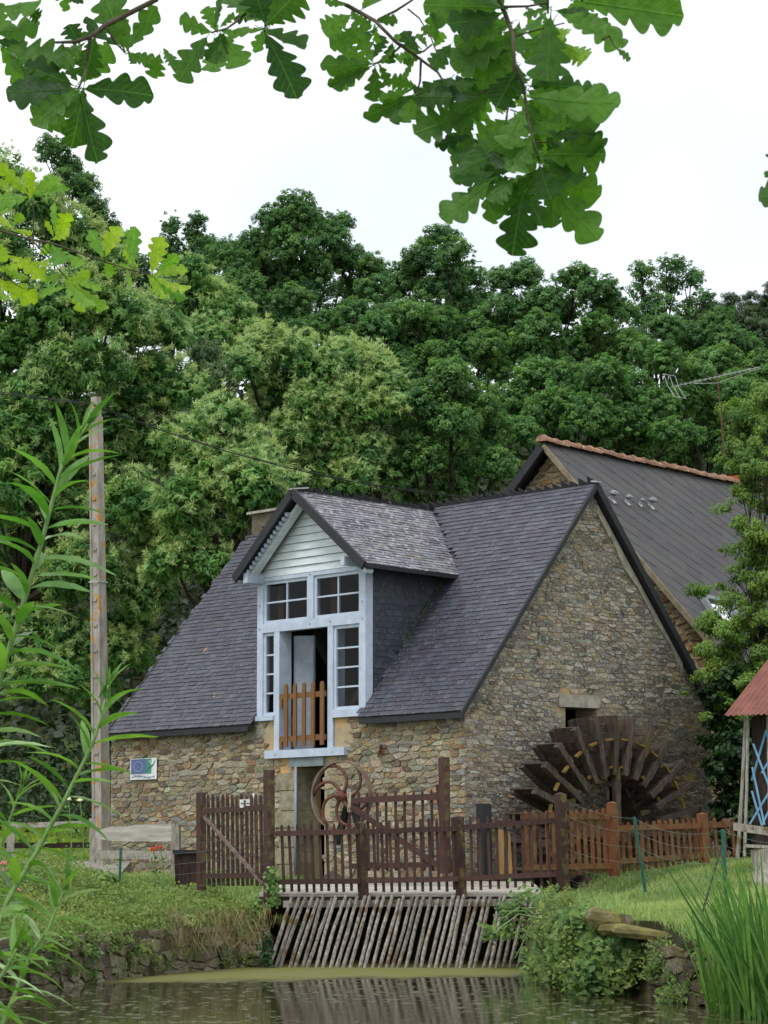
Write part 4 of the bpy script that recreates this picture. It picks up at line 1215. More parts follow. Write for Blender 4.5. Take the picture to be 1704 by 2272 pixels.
bp = thing('black_post', 'square blue-black post between the deck fence and the gable', 'post', at(1072, 1945, 43.4))
m = MB(); post(bp, at(1076, 1950, 43.4), at(1072, 1783, 43.4), .075, MAT['black'], 'shaft', cap=False)
post(bp, at(1086, 1950, 43.42), at(1084, 1785, 43.42), .03, MAT['black'], 'cleat', cap=False)
for i, (x, y0) in enumerate(((1112, 1839), (1134, 1846))):
    t_ = thing('pale_board', ('wide pale tan board standing upright behind the brown fence' if i == 0 else 'narrow tan board leaning beside the wide pale one behind the fence'), 'board', at(x, 1945, 43.1))
    MB().prism([at(x - 7, 1946, 43.1), at(x + 7 - 3 * i, 1946, 43.1), at(x + 6 - 8 * i, y0 + 3, 43.1), at(x - 6, y0, 43.1)], (0, .03, 0)).build('plank', MAT['tan_wood'], t_)
# orange fence
of_ = thing('orange_fence', 'orange-brown picket fence at the edge of the lawn in front of the wheel', 'fence', at(1400, 1925, 44))
def OF(px, py): return on(px, py, M(-2.15, 0, 0), U)
lst = []
for x, yt, yb_ in [(1167, 1799, 1934), (1183, 1799, 1934), (1213, 1798, 1933), (1226, 1797, 1933), (1267, 1796, 1932), (1282, 1796, 1932), (1297, 1795, 1931), (1312, 1795, 1930), (1326, 1794, 1929), (1340, 1794, 1928),
                   (1381, 1823, 1926), (1395, 1823, 1925), (1411, 1822, 1923), (1423, 1821, 1922), (1437, 1820, 1920), (1451, 1820, 1918), (1463, 1820, 1917), (1477, 1819, 1915), (1490, 1818, 1912), (1503, 1818, 1910), (1516, 1817, 1908), (1528, 1817, 1905), (1540, 1816, 1903),
                   (1586, 1816, 1896), (1605, 1815, 1895), (1625, 1815, 1894)]:
    lst.append((OF(x + 5, yb_ + 8), OF(x - 1 + rd.uniform(-1, 1), yt + rd.uniform(-2, 2))))
pickets(of_, PKO, lst, V)
for (x, y0, y1) in ((1359, 1782, 1935), (1559, 1806, 1905)): post(of_, OF(x + 4, y1 + 10), OF(x - 1, y0), .062, MAT['orange_wood'], ang=ANG)
for p, q in (((1160, 1812), (1352, 1812)), ((1160, 1925), (1356, 1921)), ((1366, 1838), (1552, 1832)), ((1366, 1912), (1556, 1898)), ((1566, 1831), (1640, 1829))):
    MB().beam(OF(*p) - U * .03 + V * 0, OF(*q) - U * .03, .04, .014, Z3).build('rail', MAT['orange_wood'], of_)
# old rails by the pole on the left
lf = thing('old_rail_fence', 'weathered rail fence with a live-edge slab beside the concrete pole', 'fence', at(206, 1905, 47.5))
YL = 47.3
for x, y0, y1, w_ in ((23, 1838, 1893, .06), (206, 1816, 1905, .055), (388, 1823, 1950, .06)): post(lf, at(x, y1 + 10, YL), at(x, y0, YL), w_, MAT['grey_wood'], ang=R(10), cap=False)
post(lf, at(399, 1910, YL + .1), at(398, 1830, YL + .1), .02, MAT['grey_wood'], ang=R(10), cap=False)
MB().beam(at(10, 1833, YL), at(203, 1826, YL), .04, .02).build('rail', MAT['grey_wood'], lf)
MB().beam(at(10, 1876, YL), at(203, 1875, YL), .045, .02).build('rail', MAT['shed_wood'], lf)
sl = [(212, 1845), (222, 1840), (246, 1834), (280, 1834), (300, 1830), (340, 1829), (386, 1828), (386, 1866), (340, 1867), (280, 1866), (240, 1865), (212, 1860)]
MB().prism([at(*k, YL - .06) for k in sl], (0, .04, 0)).build('slab_board', surf('silver_slab', lin(190, 186, 178), lin(150, 144, 136), 5, .8, .2, .4, 40, .006, (.5, 3, 4)), lf)
MB().prism([at(212, 1886, YL - .06), at(402, 1888, YL - .06), at(402, 1908, YL - .06), at(212, 1905, YL - .06)], (0, .03, 0)).build('rail', MAT['grey_wood'], lf)
bx_ = thing('placeholder_box', 'low dark trough box with a black slab, in place of a dark opening by the wicket gate', 'placeholder', at(424, 1945, 46))  # dark wooden box, made up in place of a dark opening
m = MB()
c = at(424, 1890, 46.0); zb0 = ground_z(c[0], c[1]) - .05
m.hexa([(c[0] - .22, 45.8, zb0), (c[0] + .2, 45.8, zb0), (c[0] + .2, 46.2, zb0), (c[0] - .22, 46.2, zb0), (c[0] - .25, 45.78, c[2] - .03), (c[0] + .22, 45.78, c[2] - .03), (c[0] + .22, 46.22, c[2] - .03), (c[0] - .25, 46.22, c[2] - .03)])
m.build('tub', MAT['shed_wood'], bx_)
m = MB(); m.box(c - .0 * Z3, (.27, 0, 0), (0, .26, 0), (0, 0, .03)); m.build('rim', MAT['black'], bx_)
pth = MB(); P_ = [at(-40, 1893, 49.5), at(216, 1893, 49.5)]
pth.hexa([(P_[0][0] - 8, 48.9, 1.0), (P_[1][0] + .4, 48.9, 1.0), (P_[1][0] + .4, 51.5, 1.0), (P_[0][0] - 8, 51.5, 1.0), (P_[0][0] - 8, 48.9, 1.22), (P_[1][0] + .4, 48.9, 1.22), (P_[1][0] + .4, 51.5, 1.48), (P_[0][0] - 8, 51.5, 1.48)])
po = pth.build('path', surf('pale_gravel_path', lin(150, 146, 138), lin(128, 124, 116), 6, .95, .1, .3, 40, .01)); po['kind'] = 'structure'

# ================================================================== WIRE FENCES
def stake(par, p0, p1, r_, mat): return MB().tube([p0, p1], r_, 6).build('stake', mat, par)
def sag(p, q, s, n=9): return [p + (q - p) * i / (n - 1) - Z3 * s * 4 * (i / (n - 1)) * (1 - i / (n - 1)) for i in range(n)]
wf = thing('wire_fence', 'sagging wire fence on green stakes crossing the right lawn', 'fence', at(1432, 1976, 36.4))
s1 = (at(1432, 1979, 36.3), at(1407, 1813, 36.2)); s2 = (at(1613, 2014, 33.2), at(1603, 1840, 33.2)); s3 = (at(1557, 2030, 31.2), at(1600, 1880, 31.6))
stake(wf, *s1, .022, MAT['green_post']); stake(wf, *s2, .024, MAT['green_post']); stake(wf, *s3, .014, MAT['black'])
m = MB()
for f_ in (.02, .2, .4, .6, .8, .96):
    a = s1[1] + (s1[0] - s1[1]) * f_; b = s2[1] + (s2[0] - s2[1]) * f_
    c = at(1262, 1775 + 185 * f_, 41.0)
    m.tube(sag(a, b, .10), .002, 4).tube(sag(c, a, .05), .0018, 4)
    m.tube(sag(b, at(1760, 1870 + 190 * f_, 31), .04), .0018, 4)
for i in range(1, 14):
    f_ = i / 14
    a = s1[1] + (s2[1] - s1[1]) * f_ - Z3 * .4 * f_ * (1 - f_); b = s1[0] + (s2[0] - s1[0]) * f_ - Z3 * .4 * f_ * (1 - f_)
    m.tube([a, (a + b) / 2 + np.array([.02, 0, 0]), b], .0015, 4)
m.build('wire_mesh', MAT['wire'], wf)
wl = thing('garden_wire_fence', 'thin wire fence on one short green stake by the red rose', 'fence', at(265, 1990, 42.5))
stake(wl, at(264, 1998, 42.5), at(268, 1881, 42.5), .02, MAT['green_post'])
m = MB()
for f_ in (0, .18, .40, .62, .9):
    m.tube(sag(at(266, 1884 + 105 * f_, 42.5), at(600, 1850 + 105 * f_, 41.4), .03), .002, 4).tube(sag(at(-30, 1884 + 120 * f_, 43), at(266, 1884 + 105 * f_, 42.5), .04), .002, 4)
m.build('wire_mesh', MAT['wire'], wl)

# ================================================================== SHED ON THE RIGHT
ed, dd = np.array([.8, -.6, 0]), np.array([.6, .8, 0])
E0 = at(1607, 1588, 41.0)
sh = thing('garden_shed', 'dark plank shed with rusty red corrugated roof and blue lattice', 'shed', E0 * np.array([1, 1, 0]) + dd * .3 + ed * 1.2 + 1.3 * Z3)
rs_ = unit(dd + .68 * Z3); rn = unit(np.cross(ed, rs_)); rn = rn if rn[2] > 0 else -rn
m = MB(); nc = 150; LR = 2.6
pts = []
for i in range(nc):
    a = i * .022; o = .014 * math.sin(i * math.pi / 2.0 * 1.0 + .4)
    for b_ in (0, LR): pts.append(E0 + ed * a + rs_ * b_ + rn * o)
n0 = len(pts)
pts += [p - rn * .006 for p in pts]
fs = []
for i in range(nc - 1):
    fs += [(2 * i, 2 * i + 1, 2 * i + 3, 2 * i + 2), (n0 + 2 * i, n0 + 2 * i + 2, n0 + 2 * i + 3, n0 + 2 * i + 1), (2 * i, 2 * i + 2, n0 + 2 * i + 2, n0 + 2 * i), (2 * i + 1, n0 + 2 * i + 1, n0 + 2 * i + 3, 2 * i + 3)]
m.add(pts, fs); m.build('roof', MAT['rusty_roof'], sh)
W0 = E0 + dd * .28 + ed * .27; W0[2] = 0
zt = E0[2] + .12
for i in range(16):
    a = .02 + i * .19
    MB().box(W0 + ed * (a + .09) + dd * .06 + Z3 * (1.2 + zt) / 2, ed * .088, dd * .012, Z3 * (zt - 1.2) / 2).build('plank', MAT['shed_wood'] if i != 1 else MAT['grey_wood'], sh)
m = MB(); m.box(W0 + ed * 1.5 + dd * 2.0 + Z3 * 2.4, ed * 1.5, dd * .03, Z3 * 1.3); m.box(W0 + dd * 1.05 + Z3 * 2.3, ed * .03, dd * .98, Z3 * 1.15); m.build('rear_wall', MAT['shed_wood'], sh)
for (xa, ya, xb, yb_, r_) in ((1655, 1592, 1637, 1905, .032), (1660, 1592, 1652, 1900, .026)):
    nn = unit(dd)
    MB().tube([on(xb, yb_, W0 - dd * .03, dd), on((xa + xb) / 2 + 1, (ya + yb_) / 2, W0 - dd * .03, dd), on(xa, ya, W0 - dd * .03, dd)], [r_, r_ * .9, r_ * .85], 7).build('corner_pole', MAT['grey_wood'], sh)
lt = [((1700, 1620), (1668, 1732)), ((1671, 1650), (1712, 1760)), ((1699, 1620), (1730, 1720)), ((1669, 1702), (1696, 1830)), ((1668, 1755), (1690, 1830)), ((1664, 1828), (1716, 1742)), ((1690, 1832), (1720, 1770)), ((1690, 1715), (1735, 1640))]
for i, (p, q) in enumerate(lt):
    MB().beam(on(*p, W0 - dd * (.02 + .012 * (i % 2)), dd), on(*q, W0 - dd * (.02 + .012 * (i % 2)), dd), .014, .005).build('lattice_strip', MAT['blue_paint'], sh)
bn = thing('plank_bench', 'rough bench of grey weathered planks on a stump below the shed', 'bench', at(1690, 1955, 37.5))
Y5 = 37.5
MB().hexa([at(1627, 1842, Y5), at(1760, 1862, Y5), at(1760, 1862, Y5 + .35), at(1627, 1842, Y5 + .35), at(1627, 1825, Y5), at(1760, 1843, Y5), at(1760, 1846, Y5 + .35), at(1629, 1827, Y5 + .35)]).build('plank', MAT['grey_wood'], bn)
MB().hexa([at(1653, 1880, Y5), at(1760, 1886, Y5), at(1760, 1886, Y5 + .3), at(1653, 1880, Y5 + .3), at(1653, 1873, Y5), at(1760, 1878, Y5), at(1760, 1879, Y5 + .3), at(1653, 1874, Y5 + .3)]).build('plank', MAT['grey_wood'], bn)
MB().tube([at(1700, 1975, Y5 + .15), at(1696, 1930, Y5 + .15), at(1692, 1884, Y5 + .15)], [.19, .13, .16], 9).build('stump', MAT['grey_wood'], bn)
MB().tube([at(1735, 1960, Y5 + .15), at(1735, 1850, Y5 + .15)], .06, 8).build('leg', MAT['grey_wood'], bn)

# ================================================================== POND WALLS
def bank_wall(name, label, line, h, rows, wid, mat_pal, limit, seed, dep=(.02, .07), hf=lambda a: 0.):
    L = [np.array(p, float) for p in line]
    seg = [np.linalg.norm(L[i + 1] - L[i]) for i in range(len(L) - 1)]
    tot = sum(seg)
    def at_l(a):
        a = min(max(a, 0), tot - 1e-6)
        for i, s in enumerate(seg):
            if a <= s:
                d = (L[i + 1] - L[i]) / s
                return L[i] + d * a, d
            a -= s
        return L[-1], (L[-1] - L[-2]) / seg[-1]
    t_ = thing(name, label, 'wall', (*at_l(tot / 2)[0], 0))
    m = MB(); n = int(tot / .4) + 1
    for i in range(n):
        p, d = at_l(tot * i / n); q, d2 = at_l(tot * (i + 1) / n)
        nn = np.array([-d[1], d[0]]); n2_ = np.array([-d2[1], d2[0]])     # points away from the water
        hh = h - .05 + hf(tot * i / n); h2 = h - .05 + hf(tot * (i + 1) / n)
        m.hexa([(*p, -.4), (*q, -.4), (*(q + n2_ * .5), -.4), (*(p + nn * .5), -.4), (*p, hh), (*q, h2), (*(q + n2_ * .5), h2), (*(p + nn * .5), hh)])
    body = m.build('wall_core', MAT['bank_core'], t_)
    pcs = []
    for poly, rd in cells(0, tot, -.12, h + .1, rows, wid, 3.3, lambda a, b: -.1 < a < tot + .1 and b < h + .05 + hf(a), seed, .4, ((0, 1, h),)):
        def fn(a, b, dpt):
            p, d = at_l(a); nn = np.array([-d[1], d[0]])
            p = p - nn * (dpt - .015 * b)
            return np.array([p[0], p[1], min(b, h + hf(a) + .02 * math.sin(a * 7))])
        pcs.append(('w', stone_geo(poly, rd, fn, (.002, .012), dep, vary(rd.choice(mat_pal), rd, .28))))
    put_pieces(pcs, limit, 'stone', 'rubble_stone', {'w': t_}, {'w': MAT['stone_bank']})
    return t_, at_l
PB_ = [lin(138, 131, 113), lin(122, 115, 98), lin(108, 101, 86), lin(146, 138, 118), lin(100, 91, 78)]
lw, lw_at = bank_wall('pond_wall', 'low mossy stone retaining wall along the left pond edge', [(-6.2, 23), (-5, 29), (-4.05, 32.7), (-3.6, 34.1), (-3.2, 36.7), (-2.0, 40.7), (-1.62, 40.85), (-1.62, 41.3)], .58, (.08, .24), (.2, .75), PB_, 140, 31, (.01, .04))
rw, rw_at = bank_wall('pond_wall', 'crumbling stone bank wall under ivy on the right shore', [(1.95, 41.0), (1.95, 34), (2.1, 32.5), (2.72, 31.4), (3.0, 29.8), (3.45, 27.5), (4.2, 23.5)], .80, (.12, .3), (.3, .9), [lin(92, 84, 66), lin(80, 72, 56), lin(104, 98, 80), lin(70, 62, 48)], 120, 32, (.01, .06), lambda a: -.26 * float(sstep(8.6, 11.0, np.array(a))))
moss = surf('mossy_granite', lin(122, 114, 70), lin(84, 82, 52), 6, .95, .1, .7, 25, .02, patches=[(lin(128, 122, 108), 5.2, .57, .66)])
rd = random.Random(6)
for px, py, Yc, dx, dy, dz in ((1350, 2040, 31.75, .25, .28, .09), (1432, 2072, 31.1, .50, .28, .055)):
    c = at(px, py, Yc)
    q = MB(); pts = []; nr = 11; ra_ = [rd.uniform(.72, 1.15) for _ in range(nr)]
    for kz, sc in ((-1, .9), (-.2, 1.02), (.7, .95), (1, .6)):
        for i in range(nr):
            a = 2 * math.pi * i / nr
            pts.append(c + np.array([dx * sc * math.cos(a) * ra_[i], dy * sc * math.sin(a) * ra_[i], kz * dz * rd.uniform(.75, 1.25) - .10 * dx * math.cos(a)]))
    q.add(pts, [(k * nr + i, k * nr + (i + 1) % nr, (k + 1) * nr + (i + 1) % nr, (k + 1) * nr + i) for k in range(3) for i in range(nr)] + [tuple(range(nr))[::-1], tuple(range(3 * nr, 4 * nr))])
    q.build('cap_stone', moss, rw)
# ================================================================== FOLIAGE
class Leaves:
    """gathers leaf quads (numpy), builds one mesh with a 'tone' per leaf"""
    def __init__(self): self.q = []; self.t = []
    def add(self, P, N, D, L, Wd, tone, fold=.15, droop=.15):
        """P centre, N normal, D long axis (n,3); L, Wd (n,)"""
        N = N / (np.linalg.norm(N, axis=1, keepdims=True) + 1e-9)
        D = D - N * (D * N).sum(1, keepdims=True)
        D = D / (np.linalg.norm(D, axis=1, keepdims=True) + 1e-9)
        Sx = np.cross(N, D)
        L = L[:, None]; Wd = Wd[:, None]
        b = P - D * L * .5; t = P + D * L * .5 - N * L * droop
        m = P - D * L * .02 + N * L * fold * .5
        self.q.append(np.stack([b, m + Sx * Wd * .5, t, m - Sx * Wd * .5], 1)); self.t.append(tone)
        return self
    def count(self): return sum(len(a) for a in self.q)
    def build(self, name, mat, parent=None, kind=None):
        q = np.concatenate(self.q); t = np.concatenate(self.t)
        n = len(q)
        me = bpy.data.meshes.new(name)
        me.vertices.add(4 * n); me.vertices.foreach_set('co', q.reshape(-1).astype('f'))
        me.loops.add(4 * n); me.loops.foreach_set('vertex_index', np.arange(4 * n, dtype='i'))
        me.polygons.add(n); me.polygons.foreach_set('loop_start', np.arange(0, 4 * n, 4, dtype='i'))
        try: me.polygons.foreach_set('loop_total', np.full(n, 4, 'i'))
        except Exception: pass
        a = me.attributes.new('tone', 'FLOAT', 'FACE'); a.data.foreach_set('value', np.clip(t, 0, 1).astype('f'))
        me.materials.append(mat)
        me.update(calc_edges=True)
        return link(bpy.data.objects.new(name, me), parent, kind)
def rdir(n): 
    d = rng.normal(size=(n, 3)); return d / np.linalg.norm(d, axis=1, keepdims=True)
def fib(n):
    i = np.arange(n) + .5
    ph = np.arccos(1 - 2 * i / n); th = math.pi * (1 + 5 ** .5) * i + rng.uniform(0, 6.28)
    return np.stack([np.cos(th) * np.sin(ph), np.sin(th) * np.sin(ph), np.cos(ph)], 1)
def crown(lv, lobes, lw, dens=1.0, sub=.22, flat=.8, cat=None, catp=.5, aspect=(.084, .048), back=.45, inner=.25, droopy=0., tone0=0.):
    """lobes: (centre, radius). Leaves gather in small clumps over each lobe, so that dark gaps stay between them"""
    for c, r in lobes:
        rs0 = min(max(sub * r, .15), .5)
        ns = int(4.2 * (r / rs0) ** 2)
        d = fib(ns)
        keep = (d[:, 1] < .35) | (rng.random(ns) < back)
        keep &= (d[:, 2] > -.75) | (rng.random(ns) < .5)
        d = d[keep]
        rad = r * rng.uniform(.66, 1.02, len(d)); spk = rng.random(len(d)) < .30; rad = np.where(spk, r * rng.uniform(1.0, 1.24, len(d)), rad)
        sc = c + d * rad[:, None] * np.array([1, 1, flat])
        rs = rs0 * np.where(spk, rng.uniform(.35, .7, len(d)), rng.uniform(.6, 1.25, len(d)))
        ctone = np.clip(.45 + rng.normal(0, .2, len(d)) + tone0, 0, 1)
        nl = np.maximum(6, (dens * 2.2 * math.pi * rs ** 2 / (aspect[0] * aspect[1] * .55)).astype(int))
        idx = np.repeat(np.arange(len(d)), nl); n = len(idx)
        o = rdir(n) * (rng.random(n) ** .45)[:, None]
        o += d[idx] * .35
        P = sc[idx] + o * rs[idx][:, None] * np.array([1, 1, .75])
        N = o * .3 + d[idx] * .6 + np.array([0, -.12, .75]) + rng.normal(0, .3, (n, 3))
        D = o * .35 + rng.normal(0, .7, (n, 3)) + np.array([0, 0, -.25 - droopy])
        s = rng.uniform(.75, 1.3, n)
        lv.add(P, N, D, aspect[0] * s, aspect[1] * s, ctone[idx] + rng.normal(0, .13, n), .2, .15 + droopy * .2)
        # inner foliage, the crown's shade put into its darker tones
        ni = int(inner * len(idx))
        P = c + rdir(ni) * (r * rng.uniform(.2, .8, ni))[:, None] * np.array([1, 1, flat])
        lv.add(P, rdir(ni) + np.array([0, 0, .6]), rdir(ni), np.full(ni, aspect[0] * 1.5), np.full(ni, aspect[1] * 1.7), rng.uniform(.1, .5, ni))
        if cat is not None:
            kk = np.nonzero((rng.random(len(d)) < catp * (.35 + .75 * np.clip(d[:, 2] + .4, 0, 1))))[0]
            for j in kk:
                m = rng.integers(5, 9)
                for _ in range(m):
                    q = sc[j] + (d[j] * .9 + rng.normal(0, .5, 3)) * rs[j]
                    nn = rng.integers(7, 12)
                    dr = rdir(nn) + d[j] * .7 + np.array([0, 0, .45])
                    dr /= np.linalg.norm(dr, axis=1, keepdims=True)
                    Lc = rng.uniform(.09, .17, nn)
                    cat.add(q + dr * Lc[:, None] * .5, rdir(nn) + np.array([0, -.6, .3]), dr, Lc, np.full(nn, .02), np.clip(rng.normal(.5, .25, nn), 0, 1), 0, .1)
def lob(Y, lst, jit=.6, main=.86, sat=2, satr=.5, off=.85):
    out = []
    for px, py, r in lst:
        yy = Y + rng.uniform(-jit, jit)
        c, rr = at(px, py, yy), r / 6570 * yy
        if main: out.append((c, rr * main))
        for _ in range(sat):
            d = rdir(1)[0] * np.array([1, .8, .9])
            out.append((c + d * rr * off * rng.uniform(.6, 1.0), rr * satr * rng.uniform(.75, 1.2)))
    return out
def trunk_mesh(base, lobes, r0, mat='bark'):
    m = MB()
    top = np.mean([c for c, r in lobes], 0)
    zs = sorted(c[2] for c, r in lobes)
    hub = np.array([top[0] * .6 + base[0] * .4, top[1] * .6 + base[1] * .4, base[2] + (zs[len(zs) // 2] - base[2]) * .62])
    k = [base + (hub - base) * f + np.array([math.sin(f * 5 + base[0]) * .12, math.cos(f * 4) * .1, 0]) * f for f in np.linspace(0, 1, 7)]
    m.tube(k, [.75 * r0 * (1.25 - .6 * f) for f in np.linspace(0, 1, 7)], 8)
    for c, r in lobes:
        mid = hub * .5 + c * .5 + np.array([rng.uniform(-.2, .2), rng.uniform(-.2, .2), -.15 * r])
        m.tube([hub - np.array([0, 0, .2]), mid, c + np.array([0, 0, .3 * r])], [r0 * .2, r0 * .11, r0 * .035], 5)
        for _ in range(2):
            e = c + rdir(1)[0] * r * .85
            m.tube([mid * .4 + c * .6, e], [r0 * .10, .010], 4)
    return m
def tree(name, label, Y, lst, base_px, mat, cats=False, dens=1.0, r0=.24, group=None, jit=.7, lk=None, **kw):
    lobes = lob(Y, lst, jit, **(lk or {}))
    bx = at(base_px, 1900, Y)[0]
    base = np.array([bx, Y + .3, float(ground_z(bx, Y + .3)) - .1])
    t_ = thing(name, label, 'tree', base, group)
    trunk_mesh(base, [q for q in lobes if q[1] > np.median([k[1] for k in lobes])], r0).build('trunk', MAT['bark'], t_, True)
    lv = Leaves(); ct = Leaves() if cats else None
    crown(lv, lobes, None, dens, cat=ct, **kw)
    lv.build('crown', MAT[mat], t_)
    if cats and ct.q: ct.build('blossom', MAT['catkin'], t_)
    return t_, lv.count()
CH = dict(aspect=(.15, .050), sub=.25, inner=.35)
GT = 'chestnut trees in bloom at the wood edge'
GO = 'oaks rising on the wooded slope'
total = 0
def T(*a, **k):
    global total
    r_ = tree(*a, **k); total += r_[1]; return r_[0]
T('chestnut_tree', 'huge blossoming chestnut behind the concrete pole, filling the left edge', 62,
  [(-20, 400, 90), (75, 455, 75), (150, 520, 75), (-10, 560, 110), (210, 600, 75), (120, 680, 110), (260, 700, 90), (350, 730, 70), (20, 760, 120), (190, 810, 110), (330, 840, 95), (410, 860, 60),
   (80, 930, 120), (240, 960, 110), (370, 990, 80), (0, 1080, 120), (150, 1100, 110), (285, 1120, 90), (60, 1240, 110), (190, 1260, 90), (290, 1280, 70), (20, 1400, 100), (140, 1410, 80), (240, 1440, 60), (380, 1210, 60), (330, 1180, 60), (330, 1300, 60), (280, 1380, 55), (400, 1150, 55), (300, 1450, 45), (225, 1530, 50), (365, 1250, 50), (150, 1500, 60), (60, 1500, 60)], -120, 'chestnut', True, r0=.24, group=GT, jit=1.2, catp=.62, **CH)
T('chestnut_tree', 'rounded cream-flowering chestnut directly above the mill chimney', 57.5,
  [(500, 930, 65), (440, 990, 70), (545, 1000, 75), (600, 1060, 60), (480, 1070, 75), (410, 1100, 60), (560, 1090, 65), (620, 1110, 35), (420, 1180, 55), (460, 1250, 45), (380, 1250, 50), (520, 1160, 45), (560, 1050, 50)], 470, 'chestnut', True, r0=.3, group=GT, catp=.65, **CH)
T('chestnut_tree', 'dome-shaped yellow-flowering chestnut in the middle of the wood, left of the ridge', 66,
  [(780, 810, 70), (720, 830, 60), (840, 850, 55), (660, 790, 55), (590, 770, 60), (540, 810, 55), (620, 850, 60), (700, 900, 65), (790, 900, 75), (860, 910, 40), (660, 960, 60), (750, 980, 65), (820, 1000, 55), (700, 1040, 55), (780, 1070, 50), (600, 920, 45), (850, 1050, 40)], 700, 'chestnut', True, r0=.3, group=GT, catp=.85, **CH)
T('chestnut_tree', 'pale green chestnut crown just right of the light oak sprig', 74,
  [(420, 600, 40), (450, 650, 60), (500, 680, 55), (545, 730, 50), (400, 660, 50), (470, 740, 60), (530, 790, 45), (420, 740, 50)], 470, 'chestnut', True, r0=.25, group=GT, catp=.45, tone0=.1, **CH)
T('birch_tree', 'drooping grey-green birch squeezed between two chestnuts', 64, [(458, 790, 35), (470, 830, 42), (450, 860, 40), (480, 885, 38), (455, 920, 35)], 465, 'birch', aspect=(.10, .03), sub=.35, droopy=1.0, r0=.1, dens=1.1)
T('poplar_tree', 'slim dark poplar top poking above the wood, nearer the light sprig', 95, [(382, 500, 22), (378, 545, 32), (384, 600, 40), (376, 660, 45)], 382, 'oak_far', sub=.4, r0=.15, group='slim tree tops', jit=.2, flat=1.5)
T('poplar_tree', 'second slim tree top poking above the wood, beside the tall oak', 95, [(432, 490, 18), (440, 530, 30), (445, 580, 42), (470, 560, 30), (440, 640, 50)], 438, 'oak_far', sub=.4, r0=.15, group='slim tree tops', jit=.2, flat=1.5)
T('oak_tree', 'dark loose-crowned oak rising behind the huge left chestnut', 88, [(110, 335, 38), (150, 365, 38), (140, 410, 45), (185, 415, 40), (205, 460, 35), (230, 500, 40), (260, 560, 50), (200, 540, 50), (300, 600, 40), (330, 640, 45)], 190, 'oak_far', dens=.75, r0=.25, group=GO)
T('oak_tree', 'tallest oak of the slope, crown top midway between branches', 84,
  [(655, 455, 50), (610, 490, 50), (700, 500, 45), (570, 545, 55), (650, 550, 70), (740, 530, 45), (760, 490, 30), (770, 580, 60), (530, 590, 50), (600, 620, 70), (690, 630, 75), (790, 650, 55), (560, 680, 55), (640, 710, 65), (730, 720, 65), (820, 590, 40), (500, 560, 45)], 650, 'oak_far', r0=.35, group=GO, jit=1.2, inner=.25)
T('oak_tree', 'oak in the centre of the slope under the largest oak leaf cluster', 80,
  [(975, 525, 38), (940, 570, 50), (1010, 560, 45), (900, 620, 55), (980, 630, 60), (1045, 610, 40), (870, 700, 55), (950, 700, 65), (1030, 690, 55), (900, 770, 55), (990, 760, 60), (840, 640, 40), (1070, 660, 40)], 950, 'oak_far', r0=.3, group=GO, jit=1.0, inner=.25)
T('oak_tree', 'broad oak right of centre on the slope with jagged top edge', 77,
  [(1110, 620, 38), (1165, 610, 42), (1130, 680, 55), (1210, 660, 50), (1280, 620, 45), (1250, 690, 55), (1330, 640, 45), (1340, 700, 50), (1180, 740, 60), (1270, 770, 60), (1100, 740, 55), (1380, 690, 35), (1360, 760, 45)], 1220, 'oak_far', r0=.3, group=GO, jit=1.0, inner=.25)
T('oak_tree', 'thin-crowned oak on the skyline at right, sky showing through it', 84,
  [(1425, 600, 30), (1420, 645, 30), (1490, 590, 36), (1480, 635, 38), (1535, 620, 30), (1560, 660, 26), (1460, 690, 42), (1525, 690, 38), (1410, 700, 35), (1510, 740, 40), (1430, 750, 45)], 1480, 'oak_far', dens=.75, r0=.22, group=GO, inner=.05)
T('oak_tree', 'rounded lighter oak left of the long house gable', 67,
  [(1000, 850, 60), (940, 890, 60), (1060, 890, 60), (1000, 940, 70), (900, 960, 55), (1090, 960, 55), (940, 1010, 60), (1040, 1020, 65), (880, 1040, 45), (1110, 1030, 45), (990, 1080, 60), (920, 1090, 45)], 1000, 'oak_mid', r0=.28, group=GO, jit=1.0)
T('oak_tree', 'spreading oak directly behind the terracotta ridge', 70,
  [(1190, 830, 55), (1260, 850, 60), (1330, 830, 55), (1400, 860, 60), (1210, 910, 60), (1300, 930, 65), (1380, 940, 60), (1150, 880, 45), (1160, 960, 50), (1460, 900, 55), (1240, 990, 55), (1330, 1010, 60), (1430, 990, 60), (1500, 960, 50)], 1300, 'oak_mid', r0=.3, group=GO, jit=1.0)
T('oak_tree', 'oak behind the television aerial, between thin oak and ash', 72,
  [(1480, 800, 50), (1540, 830, 50), (1600, 800, 50), (1510, 880, 55), (1580, 900, 55), (1640, 860, 55), (1560, 960, 55), (1620, 990, 55), (1700, 820, 55), (1690, 920, 60), (1510, 1010, 50)], 1570, 'oak_mid', r0=.28, group=GO, jit=1.0)
T('oak_tree', 'half hidden oak in the gap between dome chestnut and centre oak', 76,
  [(830, 740, 50), (870, 800, 50), (800, 700, 45), (900, 850, 45), (840, 860, 40), (770, 760, 45)], 840, 'oak_far', r0=.2, group=GO)
T('oak_tree', 'lower oak wedged under the tallest oak, above the dome chestnut', 79, [(540, 690, 45), (600, 730, 50), (660, 740, 50), (720, 720, 50), (780, 700, 45), (570, 770, 40), (640, 780, 40), (500, 640, 40), (600, 680, 45), (660, 670, 45), (550, 640, 40)], 640, 'oak_far', r0=.15, group=GO)
T('oak_tree', 'lower oak filling the dip under the centre oak', 76, [(860, 720, 45), (910, 760, 50), (970, 790, 50), (1030, 780, 50), (1080, 770, 45), (900, 820, 40), (1100, 820, 45), (1060, 720, 40), (920, 700, 45), (985, 715, 45)], 980, 'oak_mid', r0=.15, group=GO)
